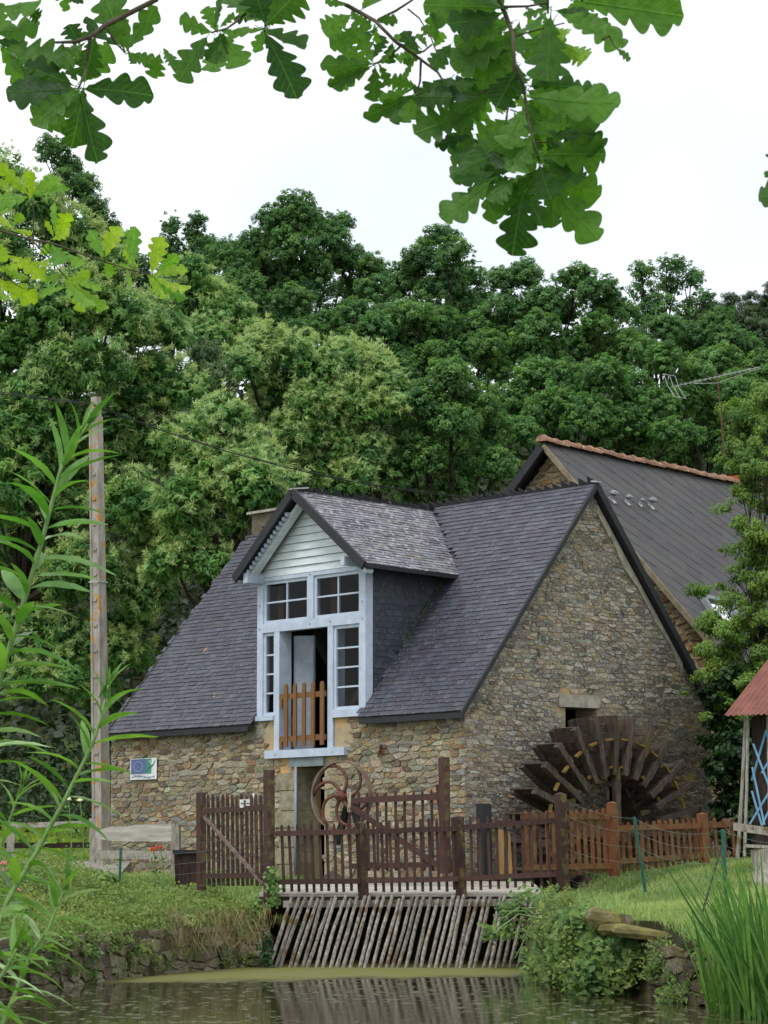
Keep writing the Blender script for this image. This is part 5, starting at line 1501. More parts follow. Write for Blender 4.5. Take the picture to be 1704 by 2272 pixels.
T('oak_tree', 'lower oak under the broad jagged oak, above the terracotta ridge', 76, [(1120, 780, 45), (1180, 770, 50), (1240, 790, 50), (1300, 770, 50), (1360, 790, 45), (1400, 770, 45), (1330, 720, 40), (1200, 720, 40)], 1260, 'oak_mid', r0=.15, group=GO)
T('oak_tree', 'lower oak under the thin skyline oak beside the pines', 79, [(1400, 760, 40), (1450, 790, 45), (1510, 770, 45), (1560, 750, 45), (1610, 760, 45), (1480, 730, 40), (1590, 720, 40), (1650, 770, 45)], 1500, 'oak_far', r0=.15, group=GO)
for i, (x, y) in enumerate(((1575, 690), (1622, 672), (1668, 668), (1710, 650))):
    T('pine_tree', ['yellow-green pine at the right end of the skyline, farthest left of four', 'second pine from the thin-crowned oak on the skyline', 'third pine from the thin-crowned oak, near the right frame', 'pine cut by the right frame edge on the skyline'][i], 92,
      [(x, y - 12, 14), (x - 4, y + 12, 24), (x + 6, y + 40, 34), (x - 6, y + 75, 44), (x, y + 125, 55), (x + 4, y + 180, 60)], x, 'conifer', aspect=(.16, .018), sub=.35, r0=.15, group='pines on the right skyline', jit=.2, dens=1.1)
# the light ash on the right, in front of the long house
T('ash_tree', 'light green ash with feathery sprays over the long house roof', 47.2,
  [(1700, 870, 45), (1655, 930, 38), (1690, 960, 45), (1640, 990, 32), (1680, 1030, 42), (1620, 1030, 25), (1705, 1100, 45), (1660, 1090, 35), (1690, 1180, 45), (1640, 1160, 26), (1660, 1250, 40), (1700, 1290, 40), (1640, 1330, 34), (1690, 1370, 38), (1610, 1380, 30), (1570, 1375, 20),
   (1650, 1420, 36), (1590, 1440, 30), (1555, 1440, 20), (1700, 1450, 40), (1640, 1480, 30), (1560, 1300, 20), (1590, 1300, 16), (1600, 1220, 18), (1610, 1130, 18), (1620, 1450, 40), (1580, 1490, 32), (1680, 1500, 45), (1620, 1400, 34), (1700, 1400, 40)], 1725, 'ash', aspect=(.075, .026), sub=.5, dens=.9, r0=.045, lk=dict(main=.75, sat=3, satr=.6, off=1.0), droopy=.3, inner=.03, jit=.5)
# dark ivy-clad thicket between mill and shed
tk = thing('ivy_thicket', 'dark ivy thicket filling the gap between mill gable and shed', 'thicket', at(1625, 1880, 47))
lv = Leaves()
crown(lv, lob(47.0, [(1640, 1540, 45), (1600, 1580, 36), (1575, 1530, 22), (1690, 1560, 45), (1650, 1620, 48), (1600, 1650, 32), (1610, 1720, 36), (1660, 1710, 45), (1605, 1790, 32), (1650, 1800, 45), (1600, 1850, 28), (1650, 1870, 40), (1605, 1700, 42), (1632, 1660, 40), (1580, 1640, 30), (1620, 1500, 34), (1590, 1540, 30), (1640, 1760, 40), (1700, 1650, 50), (1700, 1780, 50)], .3), None, 1.0, aspect=(.085, .07), sub=.38, inner=.4)
lv.build('foliage', MAT['ivy'], tk)
lv = Leaves()
crown(lv, lob(46.6, [(1535, 1545, 18), (1560, 1590, 22), (1620, 1555, 26), (1650, 1520, 26), (1580, 1620, 16), (1640, 1575, 20), (1575, 1680, 12), (1615, 1770, 12)], .2), None, .8, aspect=(.08, .035), sub=.45, inner=.05, droopy=.2)
lv.build('young_shoots', MAT['ash'], tk, 'stuff')
# understorey on the wooded slope: one mass
lv = Leaves(); n = 34000
x = rng.uniform(-16, 16, n); y = 73 + 34 * rng.random(n); z = ground_z(x, y) + np.abs(rng.normal(0, .9, n))
lv.add(np.stack([x, y, z], 1), rdir(n) + np.array([0, -.4, .8]), rdir(n), rng.uniform(.2, .42, n), rng.uniform(.14, .28, n), rng.uniform(0, .35, n))
n = 14000
x = rng.uniform(-14, -4.5, n); y = 60 + 16 * rng.random(n); hh = np.abs(rng.normal(0, .5, n)) * (.35 + .9 * sstep(66, 74, y)); z = ground_z(x, y) + hh
k_ = (y > 66) | (rng.random(n) < .04)
lv.add(np.stack([x, y, z], 1)[k_], (rdir(n) + np.array([0, -.4, .8]))[k_], rdir(n)[k_], rng.uniform(.1, .2, n)[k_], rng.uniform(.07, .13, n)[k_], rng.uniform(.1, .7, n)[k_])
us = lv.build('undergrowth', MAT['underwood'], None, 'stuff')
tag(us, 'dark leafy undergrowth covering the wooded slope', 'undergrowth')
# ------------------------------------------------------------------ grass
def blades(n, xr, yr, hgt, wd, ok=None, lean=.35, z_off=0.):
    x = rng.uniform(*xr, n); y = rng.uniform(*yr, n)
    d = sdist(x, y); k = d > .12
    if ok is not None: k &= ok(x, y, d)
    x, y = x[k], y[k]; m = len(x)
    z = ground_z(x, y) + z_off
    h = rng.uniform(.6, 1.3, m) * hgt * (1 + .35 * np.sin(x * 2.3 + y * 1.1))
    D = rng.normal(0, lean, (m, 3)); D[:, 2] = 1
    D /= np.linalg.norm(D, axis=1, keepdims=True)
    P = np.stack([x, y, z], 1) + D * h[:, None] * .5
    N = rng.normal(0, 1, (m, 3)); N[:, 2] *= .3; N[:, 1] -= .6
    tone = np.clip(.45 + .25 * np.sin(x * 1.7 + 2 * np.cos(y * .9)) + rng.normal(0, .2, m), 0, 1)
    return P, N, D, h, np.full(m, wd) * rng.uniform(.7, 1.4, m), tone
lv = Leaves()
lv.add(*blades(60000, (1.9, 7.5), (29, 47.5), .085, .011), 0, .12)
lv.add(*blades(7000, (1.9, 4.5), (29, 41), .20, .009, lambda x, y, d: d < .9, .5), 0, .3)
lv.add(*blades(9000, (-1.5, 2.0), (44.6, 46.5), .07, .012), 0, .1)
lv.add(*blades(6000, (-2.6, -1.3), (41.0, 45), .09, .011), 0, .1)
lv.add(*blades(16000, (-6.5, -1.3), (44, 50), .10, .012), 0, .1)
lw_ = Leaves()
lw_.add(*blades(9000, (1.95, 7.0), (29.5, 44), .07, .011, lambda x, y, d: np.sin(x * 2.1 + .6 * y) * np.cos(y * 1.3 - x) > .35), 0, .2)
dg_ = lw_.build('dry_grass', MAT['dry'], None, 'stuff'); tag(dg_, 'straw-coloured dry patches in the right lawn', 'dry grass')
gr = lv.build('grass', MAT['grass'], None, 'stuff'); tag(gr, 'short bright grass on the lawn right of the sluice', 'grass')
lv = Leaves()
lv.add(*blades(26000, (-16, -3.0), (48.5, 74), .10, .05, lambda x, y, d: ~((y > 48.8) & (y < 51.6)), .6), 0, .15)
gr = lv.build('lawn', MAT['lawn_far'], None, 'stuff'); tag(gr, 'bright yellow-green lawn beyond the rail fence', 'lawn')
# ------------------------------------------------------------------ bank herbs on the left
def cover(lv, n, okf, xr, yr, hfun, sz, asp, spread=.5, tone=(.1, .9)):
    x = rng.uniform(*xr, n); y = rng.uniform(*yr, n); d = sdist(x, y)
    k = okf(x, y, d); x, y = x[k], y[k]; m = len(x)
    cl = .5 + .5 * np.sin(x * 4.1 + 1.3 * np.sin(y * 3.1)) * np.cos(y * 2.7 + x)
    h = hfun(x, y) * (rng.random(m) ** .7) * (.45 + .75 * cl)
    z = ground_z(x, y) + h
    N = rdir(m) * spread + np.array([0, -.35, .8]); D = rdir(m) + np.array([0, 0, -.2])
    L = rng.uniform(.7, 1.4, m) * sz
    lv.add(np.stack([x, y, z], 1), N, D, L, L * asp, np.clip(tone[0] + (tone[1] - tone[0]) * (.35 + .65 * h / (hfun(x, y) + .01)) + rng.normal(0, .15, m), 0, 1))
lv = Leaves()
left = lambda x, y, d: (x < -.9) & (d > .02) & (d < 5.2) & ~((y > 41.2) & (x > -1.75))
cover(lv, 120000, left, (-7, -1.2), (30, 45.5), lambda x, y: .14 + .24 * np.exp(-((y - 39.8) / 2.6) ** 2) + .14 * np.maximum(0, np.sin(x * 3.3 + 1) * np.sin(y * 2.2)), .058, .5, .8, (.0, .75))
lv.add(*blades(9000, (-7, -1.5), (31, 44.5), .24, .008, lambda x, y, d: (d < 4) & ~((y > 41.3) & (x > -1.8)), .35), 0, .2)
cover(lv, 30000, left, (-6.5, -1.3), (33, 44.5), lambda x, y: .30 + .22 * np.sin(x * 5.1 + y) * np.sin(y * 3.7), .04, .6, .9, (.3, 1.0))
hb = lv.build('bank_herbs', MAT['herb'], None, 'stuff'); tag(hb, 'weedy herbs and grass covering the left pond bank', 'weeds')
lv = Leaves()      # dry roots and stalks hanging over the wall by the rack
n = 480
a = rng.uniform(0, 1, n); x = -2.9 + 1.25 * a + rng.normal(0, .05, n); y = 37.9 + 2.9 * a + rng.normal(0, .12, n)
D = np.stack([rng.normal(.15, .35, n), rng.normal(-.2, .2, n), -np.abs(rng.normal(1, .3, n))], 1)
L = rng.uniform(.15, .5, n)
lv.add(np.stack([x + .08, y - .1, .62 + rng.uniform(-.30, .16, n)], 1), rng.normal(0, 1, (n, 3)) + np.array([0, -1, 0]), D, L, np.full(n, .010), rng.random(n), 0, .2)
n = 260
x = rng.uniform(-2.9, -1.6, n); y = rng.uniform(40, 42.5, n)
lv.add(np.stack([x, y, ground_z(x, y) + .14], 1), rng.normal(0, 1, (n, 3)) + np.array([0, -1, 0]), np.stack([rng.normal(0, .4, n), rng.normal(0, .3, n), np.ones(n)], 1), rng.uniform(.2, .42, n), np.full(n, .007), rng.random(n), 0, .1)
ds = lv.build('dry_stalks', MAT['dry'], None, 'stuff'); tag(ds, 'dry brown roots and stalks hanging over the left wall beside the rack', 'dry stalks')
def clump(name, label, cat, P, mat, n, r, hgt, sz, asp, up=.6):
    t_ = thing(name, label, cat, P)
    lv = Leaves(); d = rdir(n); d[:, 2] = np.abs(d[:, 2])
    Pp = P + d * (r * rng.uniform(.4, 1, n)[:, None]) * np.array([1, .8, hgt / r])
    L = rng.uniform(.7, 1.3, n) * sz
    lv.add(Pp, d + rdir(n) * .4 + np.array([0, -.2, up]), d + rdir(n) * .5 + np.array([0, 0, -.2]), L, L * asp, np.clip(rng.normal(.55, .2, n), 0, 1))
    lv.build('leaves', mat, t_)
    m = MB()
    for i in range(0, n, max(1, n // 25)): m.tube([P, P * .4 + Pp[i] * .6 + np.array([0, 0, .05]), Pp[i]], .006, 4)
    m.build('stems', MAT['stem'], t_)
    return t_
def gpt(px, py, Y):
    p = at(px, py, Y); return np.array([p[0], p[1], float(ground_z(p[0], p[1]))])
clump('leafy_plant', 'broad-leaved plant with pale leaf tops behind the short green stake', 'plant', gpt(225, 1960, 42.0), MAT['bramble'], 260, .36, .34, .15, .7)
clump('leafy_plant', 'small lobed plant in front of the short green stake', 'plant', gpt(300, 1985, 41.0), MAT['bramble'], 130, .17, .2, .10, .75)
clump('leafy_plant', 'leafy nettle stems at the foot of the tall gate post', 'plant', gpt(570, 2000, 41.0), MAT['bramble'], 160, .16, .5, .08, .55)
clump('leafy_plant', 'fresh green fern tuft over the wall stones below the rose', 'plant', np.array([*at(345, 2052, 38.0)[:2], .56]), MAT['grass'], 150, .16, .14, .09, .3)
clump('leafy_plant', 'bright green weed hanging beside the dry roots', 'plant', np.array([*at(420, 2040, 38.8)[:2], .60]), MAT['grass'], 150, .20, .16, .08, .5)
clump('leafy_plant', 'grey-green rosette growing from the left pond wall', 'plant', np.array([*at(205, 2112, 35.3)[:2], .32]), leafmat('grey_rosette', lin(110, 140, 110), lin(150, 176, 140), .25), 50, .12, .10, .10, .6)
def ivy_on(name, label, P0, P1, n, rad, mat, sz=.06):
    lv = Leaves(); f = rng.random(n)[:, None]
    P = np.asarray(P0) * (1 - f) + np.asarray(P1) * f + rng.normal(0, 1, (n, 3)) * rad
    L = rng.uniform(.6, 1.3, n) * sz
    lv.add(P, rdir(n) * .6 + np.array([0, -1, .5]), rdir(n) + np.array([0, 0, -.5]), L, L * .8, np.clip(rng.normal(.5, .22, n), 0, 1))
    o = lv.build(name, mat, None, 'stuff'); tag(o, label, 'ivy'); return o
ivy_on('ivy_strand', 'ivy strand hanging down the wall end left of the rack', at(588, 2075, 40.6), at(590, 2150, 40.5), 160, np.array([.05, .04, .02]), MAT['ivy'])
ivy_on('ivy_strand', 'ivy strand climbing the foot of the tall mossy gate post', at(604, 1930, 41.35), at(612, 2010, 41.35), 170, np.array([.05, .04, .03]), MAT['bramble'])
# roses and pink flowers
def flower(name, label, P, mat, n, r, sz, stem=True):
    t_ = thing(name, label, 'flower', P)
    lv = Leaves(); d = rdir(n); d[:, 2] = np.abs(d[:, 2]) * .8
    lv.add(P + d * r * rng.uniform(.3, 1, n)[:, None], d + np.array([0, -.4, .3]), rdir(n), np.full(n, sz), np.full(n, sz * .9), rng.random(n))
    lv.build('petals', mat, t_)
    if stem:
        g_ = np.array([P[0] + .05, P[1] + .05, float(ground_z(P[0], P[1]))])
        MB().tube([g_, (g_ + P) / 2 + np.array([.03, 0, 0]), P], .008, 5).build('stem', MAT['stem'], t_)
        lv = Leaves(); m = 26; f = rng.random(m)[:, None]
        lv.add(g_ * (1 - f) + P * f * .93 + g_ * f * .07 + rng.normal(0, .05, (m, 3)), rdir(m) + np.array([0, -.3, .8]), rdir(m), np.full(m, .075), np.full(m, .05), rng.random(m))
        lv.build('leaves', MAT['bramble'], t_)
    return t_
flower('red_rose', 'larger red rose bloom on a stem in front of the slab fence', at(341, 1886, 43.5), MAT['red'], 46, .06, .05)
flower('red_rose', 'smaller red rosebud just right of the larger bloom', at(356, 1881, 43.5), MAT['red'], 18, .026, .035)
flower('white_rose', 'white rose before the left lawn, nearer the pole', at(178, 1776, 46), MAT['cream'], 34, .045, .045)
flower('white_rose', 'creamy white rose before the left lawn, farther from the pole', at(152, 1774, 46), MAT['cream'], 30, .04, .04)
clump('leafy_plant', 'tall pale weed in front of the wicket gate middle', 'plant', gpt(500, 1995, 41.6), MAT['herb'], 200, .22, .42, .06, .45)
clump('leafy_plant', 'yellowish weed between the gate brace and the dry roots', 'plant', gpt(545, 2010, 41.0), MAT['herb'], 200, .2, .34, .06, .4)
clump('leafy_plant', 'low dark weed at the left foot of the wicket gate', 'plant', gpt(440, 2000, 41.8), MAT['bramble'], 180, .24, .26, .07, .5)
for i, (x, y, L_) in enumerate(((8, 1917, 'upper pink flower at the left frame edge'), (5, 1934, 'lower pink flower at the left frame edge'), (41, 1975, 'small pale pink flower between lance-leaved stems'), (56, 2052, 'pink flower head low over the left pond wall'))):
    flower('pink_flower', L_, at(x, y, 34.5 if i < 3 else 33.5), MAT['pink'], 22 if i != 2 else 12, .05 if i != 2 else .03, .035)
# ------------------------------------------------------------------ ivy and bramble over the right bank and the rack's end
lvl = Leaves()
mo = Leaves(); n = 900           # moss in the valley beside the dormer cheek
t_a = rng.uniform(.7, 1.72, n) ** 1.0; P = np.array([M(2.40 - abs(rng.normal(0, .035)), t_, zr(t_) + .02) for t_ in t_a])
mo.add(P, rdir(n) + nrm, rdir(n), rng.uniform(.02, .045, n), rng.uniform(.015, .03, n), rng.random(n))
mo.build('moss', MAT['herb'], roof, 'stuff')
vt = thing('bramble_thicket', 'tangle of bramble and ivy spilling over the right bank into the pond', 'bramble', (2.1, 36, .5))
lv = Leaves(); lv2 = Leaves()
def patch(L_, px, py, r, Yc, n, sz, asp, dy=.5, ex=1.0):
    a = rng.normal(0, .48, (n, 2)) * r
    P = np.array([at(px + a[i, 0] * ex, py + a[i, 1], Yc + rng.uniform(-dy, dy)) for i in range(n)])
    P[:, 2] = np.maximum(P[:, 2], .02)
    s = rng.uniform(.6, 1.35, n) * sz
    base_t = .45 + .18 * np.sin(px * .31 + py * .17)
    L_.add(P, rdir(n) * .55 + np.array([0, -.75, .7]), rdir(n) + np.array([0, 0, -.4]), s, s * asp, np.clip(rng.normal(base_t, .22, n), 0, 1))
def shore(px):                      # distance of the right bank wall's face along the picture's width
    return float(np.interp(px, [1120, 1172, 1229, 1276, 1420, 1507, 1676], [41.0, 40, 34, 32.5, 31.45, 29.8, 27.5]))
rd = random.Random(41)
for k in range(64):                 # herbs and bramble tumbling over the bank
    px = rd.uniform(1192, 1320) if k < 52 else rd.uniform(1320, 1420)
    yw = shore(px)
    top = 1931 + .60 * 6570 / yw; bot = 1931 + 1.30 * 6570 / yw
    f_ = rd.random() ** .9
    if px > 1300: f_ = .42 + .58 * f_
    py = top - 22 + (bot - top + 16) * f_
    patch(lv if rd.random() < .68 else lv2, px, py, rd.uniform(24, 40), yw - .12 - .30 * f_, rd.randint(200, 330) if k < 52 else 150, .066 if rd.random() < .6 else .09, rd.uniform(.4, .75), .22)
for px, py, r in ((1142, 2012, 30), (1176, 2045, 38), (1125, 2062, 26), (1182, 2090, 34), (1165, 1988, 28), (1085, 2068, 20), (1118, 2020, 20), (1200, 2015, 34)):
    patch(lv2, px, py, r, 40.15, 70, .08, .62, .22)
for px, py, r in ((1330, 2098, 34), (1350, 2135, 42), (1318, 2165, 38), (1365, 2170, 38), (1390, 2112, 34), (1402, 2145, 30), (1372, 2194, 26), (1415, 2104, 20)):
    patch(lv2, px, py, r, shore(px) - .22, 170, .115, .85, .16)
for px, py, r in ((1225, 1990, 26), (1262, 2000, 26), (1290, 2020, 26)):
    patch(lv, px, py, r, shore(px) + .6, 260, .06, .35, .3)
def shore_l(px): return float(np.interp(px, [-60, 45, 168, 280, 529, 600], [31.0, 32.7, 34.1, 36.7, 40.7, 40.85]))
for k in range(70):                 # tufts on and along the top of the left wall
    px = rd.uniform(20, 560); yw = shore_l(px); f_ = rd.random() ** 1.6
    py = 1931 + (.76 + .5 * f_) * 6570 / yw
    patch(lvl, px, py, rd.uniform(10, 24), yw - .06, rd.randint(40, 110), .05, rd.uniform(.3, .7), .08)
lv.build('bramble_leaves', MAT['herb'], vt); lv2.build('ivy_leaves', MAT['bramble'], vt)
wt_ = lvl.build('wall_weeds', MAT['herb'], None, 'stuff'); tag(wt_, 'small weeds rooted in the joints of the left pond wall', 'weeds')
m = MB(); rd = random.Random(9)
for i in range(40):
    p = at(rd.uniform(1190, 1330), rd.uniform(1990, 2080), rd.uniform(33, 40)); q = p + np.array([rd.uniform(-.6, .4), -.2, rd.uniform(-.5, .25)])
    m.tube([p, (p + q) / 2 + np.array([0, 0, .12]), q], .006, 4)
m.build('canes', MAT['stem'], vt, kind='stuff')
lv = Leaves()
for px, py, r, Yc in ((1470, 2110, 30, 30.7), (1455, 2150, 26, 30.6), (1580, 2130, 34, 29.2), (1600, 2190, 40, 28.7), (1640, 2140, 40, 28.6), (1680, 2180, 44, 28.2), (1490, 2215, 30, 29.9), (1700, 2120, 44, 28.4), (1640, 2220, 40, 28.2), (1490, 2130, 30, 30.5), (1500, 2170, 30, 30.2), (1540, 2130, 30, 30.2), (1530, 2200, 34, 29.6), (1560, 2170, 30, 29.6), (1510, 2100, 20, 30.8)):
    patch(lv, px, py, r, Yc, 260, .07, .32, .2)
gw_ = lv.build('willowherb', MAT['herb'], None, 'stuff'); tag(gw_, 'light green weeds growing from the bank wall left of the irises', 'weeds')
# ------------------------------------------------------------------ iris clumps
def iris(label, px, py, Yc, n, hmax, spread, lean):
    P = at(px, py, Yc); P[2] = max(0, P[2])
    t_ = thing('iris_clump', label, 'iris', P, 'iris clumps at the pond margin')
    rd = random.Random(int(px))
    for i in range(n):
        b = P + np.array([rd.uniform(-spread, spread), rd.uniform(-.12, .12), -.1])
        h = hmax * rd.uniform(.55, 1.05); le = lean + rd.gauss(0, .16); ly = rd.gauss(-.05, .12)
        w_ = rd.uniform(.012, .021); k = 7; curl = rd.uniform(.05, .35)
        face = rd.uniform(-1.0, 1.0); sx = np.array([math.cos(face), math.sin(face), 0])
        vs_ = []
        for j in range(k):
            f_ = j / (k - 1)
            c = b + np.array([le * h * (f_ + curl * f_ ** 3), ly * h * f_, h * (f_ - .12 * curl * f_ ** 4)])
            ww = w_ * (1 if f_ < .55 else max(.03, 1 - ((f_ - .55) / .45) ** 1.6))
            vs_ += [c - sx * ww, c + np.array([-sx[1], sx[0], 0]) * .003, c + sx * ww]
        fs = [(3 * j + q, 3 * j + q + 1, 3 * j + q + 4, 3 * j + q + 3) for j in range(k - 1) for q in (0, 1)]
        MB().add(vs_, fs).build('blade', MAT['iris'], t_)
    return t_
iris('iris clump with upright blades nearest the mossy stone wall', 1598, 2236, 27.9, 20, 1.05, .09, -.12)
iris('dense iris clump with the tallest arching blades', 1660, 2250, 27.2, 42, 1.5, .17, -.13)
iris('iris clump cut by the right frame edge', 1705, 2250, 26.8, 36, 1.7, .2, -.2)
iris('few short iris blades between the two larger clumps', 1615, 2246, 27.6, 8, .7, .07, .1)

# ================================================================== THE NEAR OAK
def oak_leaf(name, mat, seed, n=46):
    """lobed leaf of length 1 along +x, in the xy plane, gently folded and curled"""
    rd = random.Random(seed)
    lob_n = rd.choice((4, 5, 5)); up_, lo_ = [], []
    ph = rd.uniform(0, .3); curl = rd.uniform(-.25, .55); fold = rd.uniform(.05, .45)
    deep = rd.uniform(.55, .72)
    for sd_, arr in ((1, up_), (-1, lo_)):
        for i in range(n + 1):
            f_ = i / n
            env = .43 * math.sin(math.pi / 2 * min(1, f_ ** .95 * 1.12)) * math.sqrt(max(0, 1 - f_ ** 7))
            wv = abs(math.sin(math.pi * (lob_n * f_ ** .92 + ph + (.3 if sd_ < 0 else 0)))) ** .6
            w_ = env * (1 - deep * (1 - wv)) if f_ > .1 else .012 + env * .5 * f_ / .1
            if i == n: w_ = .02
            xo = .10 * (wv - .5) * (1 if f_ > .12 else 0)
            arr.append((f_ + xo * (1 - f_), sd_ * w_, f_))
    vs_ = []
    for (xa, ya, f_), (xb, yb_, _) in zip(up_, lo_):
        z_ = -curl * (f_ - .3) ** 2
        wob = .02 * math.sin(f_ * 17 + seed)
        vs_ += [(xa, ya, z_ + fold * abs(ya) + wob), (f_, 0, z_), (xb, yb_, z_ + fold * abs(yb_) - wob)]
    fs = [(3 * i + q, 3 * i + q + 1, 3 * i + q + 4, 3 * i + q + 3) for i in range(n) for q in (0, 1)]
    m = MB().add(vs_, fs)
    m.tube([(-.10, 0, .0), (0, 0, 0), (.5, 0, -curl * .04 - .004), (.92, 0, -curl * .38 - .003)], [.010, .009, .006, .002], 4)
    return m.mesh(name, mat, True)
oak = thing('overhanging_oak', 'near oak whose lobed leafy branches hang across the top of the view', 'tree', (-1.75, 3.3, .1))
YO = 3.45
m = MB()
m.tube([(-1.75, 3.3, -.1), (-1.72, 3.3, 1.0), (-1.66, 3.35, 2.2), (-1.6, 3.4, 3.4), (-1.7, 3.5, 4.8)], [.26, .22, .20, .16, .10], 12)
m.tube([(-1.63, 3.35, 2.1), (-1.2, 3.42, 2.62), (-.6, 3.45, 2.78), (0, 3.45, 2.84), (.55, 3.45, 2.86), (1.1, 3.5, 2.95)], [.09, .065, .045, .036, .026, .012], 8)
m.tube([(-1.66, 3.4, 1.8), (-1.2, 4.2, 2.25), (-.78, 4.95, 2.44)], [.06, .035, .012], 7)
m.build('trunk', MAT['bark'], oak, True)
def twig(pts, Y, r0, r1, start=None):
    P = [at(x, y, Y + .02 * math.sin(i * 1.7)) for i, (x, y) in enumerate(pts)]
    if start is not None: P = [np.array(start, float)] + P
    n = len(P)
    return MB().tube(P, [.62 * (r0 + (r1 - r0) * i / (n - 1)) for i in range(n)], 6).build('twig', MAT['twig'], oak, True)
twig([(345, 0), (236, 55), (200, 82), (165, 93), (124, 94)], YO, .0075, .003, (-.12, YO, 2.84))
twig([(199, 84), (193, 135), (188, 166), (175, 195)], YO, .003, .0018); twig([(236, 60), (256, 94), (277, 116)], YO, .0026, .0018)
twig([(577, 0), (550, 26), (524, 48), (504, 63), (470, 72)], YO, .0035, .002, (0.05, YO, 2.84)); twig([(583, 0), (589, 41), (587, 70)], YO, .003, .0018, (0.05, YO, 2.84))
twig([(743, 0), (772, 13), (832, 46), (878, 93), (923, 124), (971, 160), (985, 182)], YO, .0055, .002, (.05, YO, 2.85))
twig([(915, 0), (878, 24), (839, 43)], YO, .003, .0025, (.1, YO, 2.85)); twig([(887, 104), (860, 130), (828, 142)], YO, .0026, .0015); twig([(934, 132), (932, 180), (923, 213)], YO, .0026, .0015)
twig([(958, 99), (940, 114), (925, 119)], YO, .002, .0018); twig([(880, 95), (915, 105), (925, 108)], YO, .0018, .0014)
twig([(1105, 0), (1120, 28), (1138, 78), (1141, 145), (1162, 193), (1171, 259), (1180, 300), (1198, 360)], YO, .0062, .002, (.2, YO, 2.86))
twig([(1141, 145), (1134, 193), (1123, 265)], YO, .003, .0018); twig([(1120, 15), (1170, 14), (1216, 6)], YO, .003, .002); twig([(1141, 81), (1171, 72), (1252, 51)], YO, .0024, .0016)
twig([(1132, 181), (1093, 193), (1045, 217)], YO, .002, .0014); twig([(1171, 250), (1150, 250), (1132, 243)], YO, .0016, .0014); twig([(1182, 315), (1215, 316)], YO, .0018, .0014)
twig([(1216, -5), (1216, 30)], YO, .0025, .0018); twig([(1300, -20), (1290, 5)], YO, .0028, .002, (.35, YO, 2.86))
twig([(1336, 88), (1352, 80), (1362, 100), (1378, 116)], YO, .0022, .0014); twig([(905, 20), (930, 40), (955, 80), (970, 120)], YO, .0018, .0014)
twig([(1900, 300), (1780, 430)], YO, .003, .002, (1.1, 3.5, 2.95))
YL_ = 5.0
twig([(-60, 500), (0, 512), (70, 532), (114, 539), (217, 576), (280, 596), (336, 611)], YL_, .0042, .0016, (-.78, 4.95, 2.44))
twig([(73, 532), (75, 475), (70, 435)], YL_, .002, .0014); twig([(72, 535), (114, 578), (152, 622)], YL_, .0022, .0014); twig([(92, 540), (112, 566)], YL_, .0015, .0012); twig([(-60, 590), (0, 610), (50, 640)], YL_ - .05, .0022, .0014, (-.78, 4.95, 2.40))
LM = [oak_leaf('leaf', MAT['oak_near'], s) for s in (1, 2, 3, 4, 5, 6)]
LL = [oak_leaf('leaf', MAT['oak_light'], s) for s in (11, 12, 13, 14, 15)]
rd = random.Random(77)
SEEN = []
def leaf(x0, y0, x1, y1, w_=None, Y=YO, mats=None, dy=.03):
    SEEN.append((x0, y0, x1, y1, w_, Y, mats))
    yy = Y + rd.uniform(-dy, dy)
    a = at(x0, y0, yy); b = at(x1, y1, yy + rd.uniform(-.018, .018))
    L = np.linalg.norm(b - a) / 1.02
    xv = unit(b - a)
    base = np.array([0, -1, 0]) + np.array([rd.gauss(0, .42), 0, rd.gauss(.3, .42)])
    zv = unit(base - xv * np.dot(base, xv)); 
    if rd.random() < .75: zv = -zv
    yv = np.cross(zv, xv)
    me_ = rd.choice(mats or LM)
    wpx = .93 * w_ if w_ else .6 * math.hypot(x1 - x0, y1 - y0)
    ws = (wpx / F * yy) / .72
    inst(me_, 'leaf', oak, frame(xv * L, yv * ws, zv * (L + ws) / 2, a))
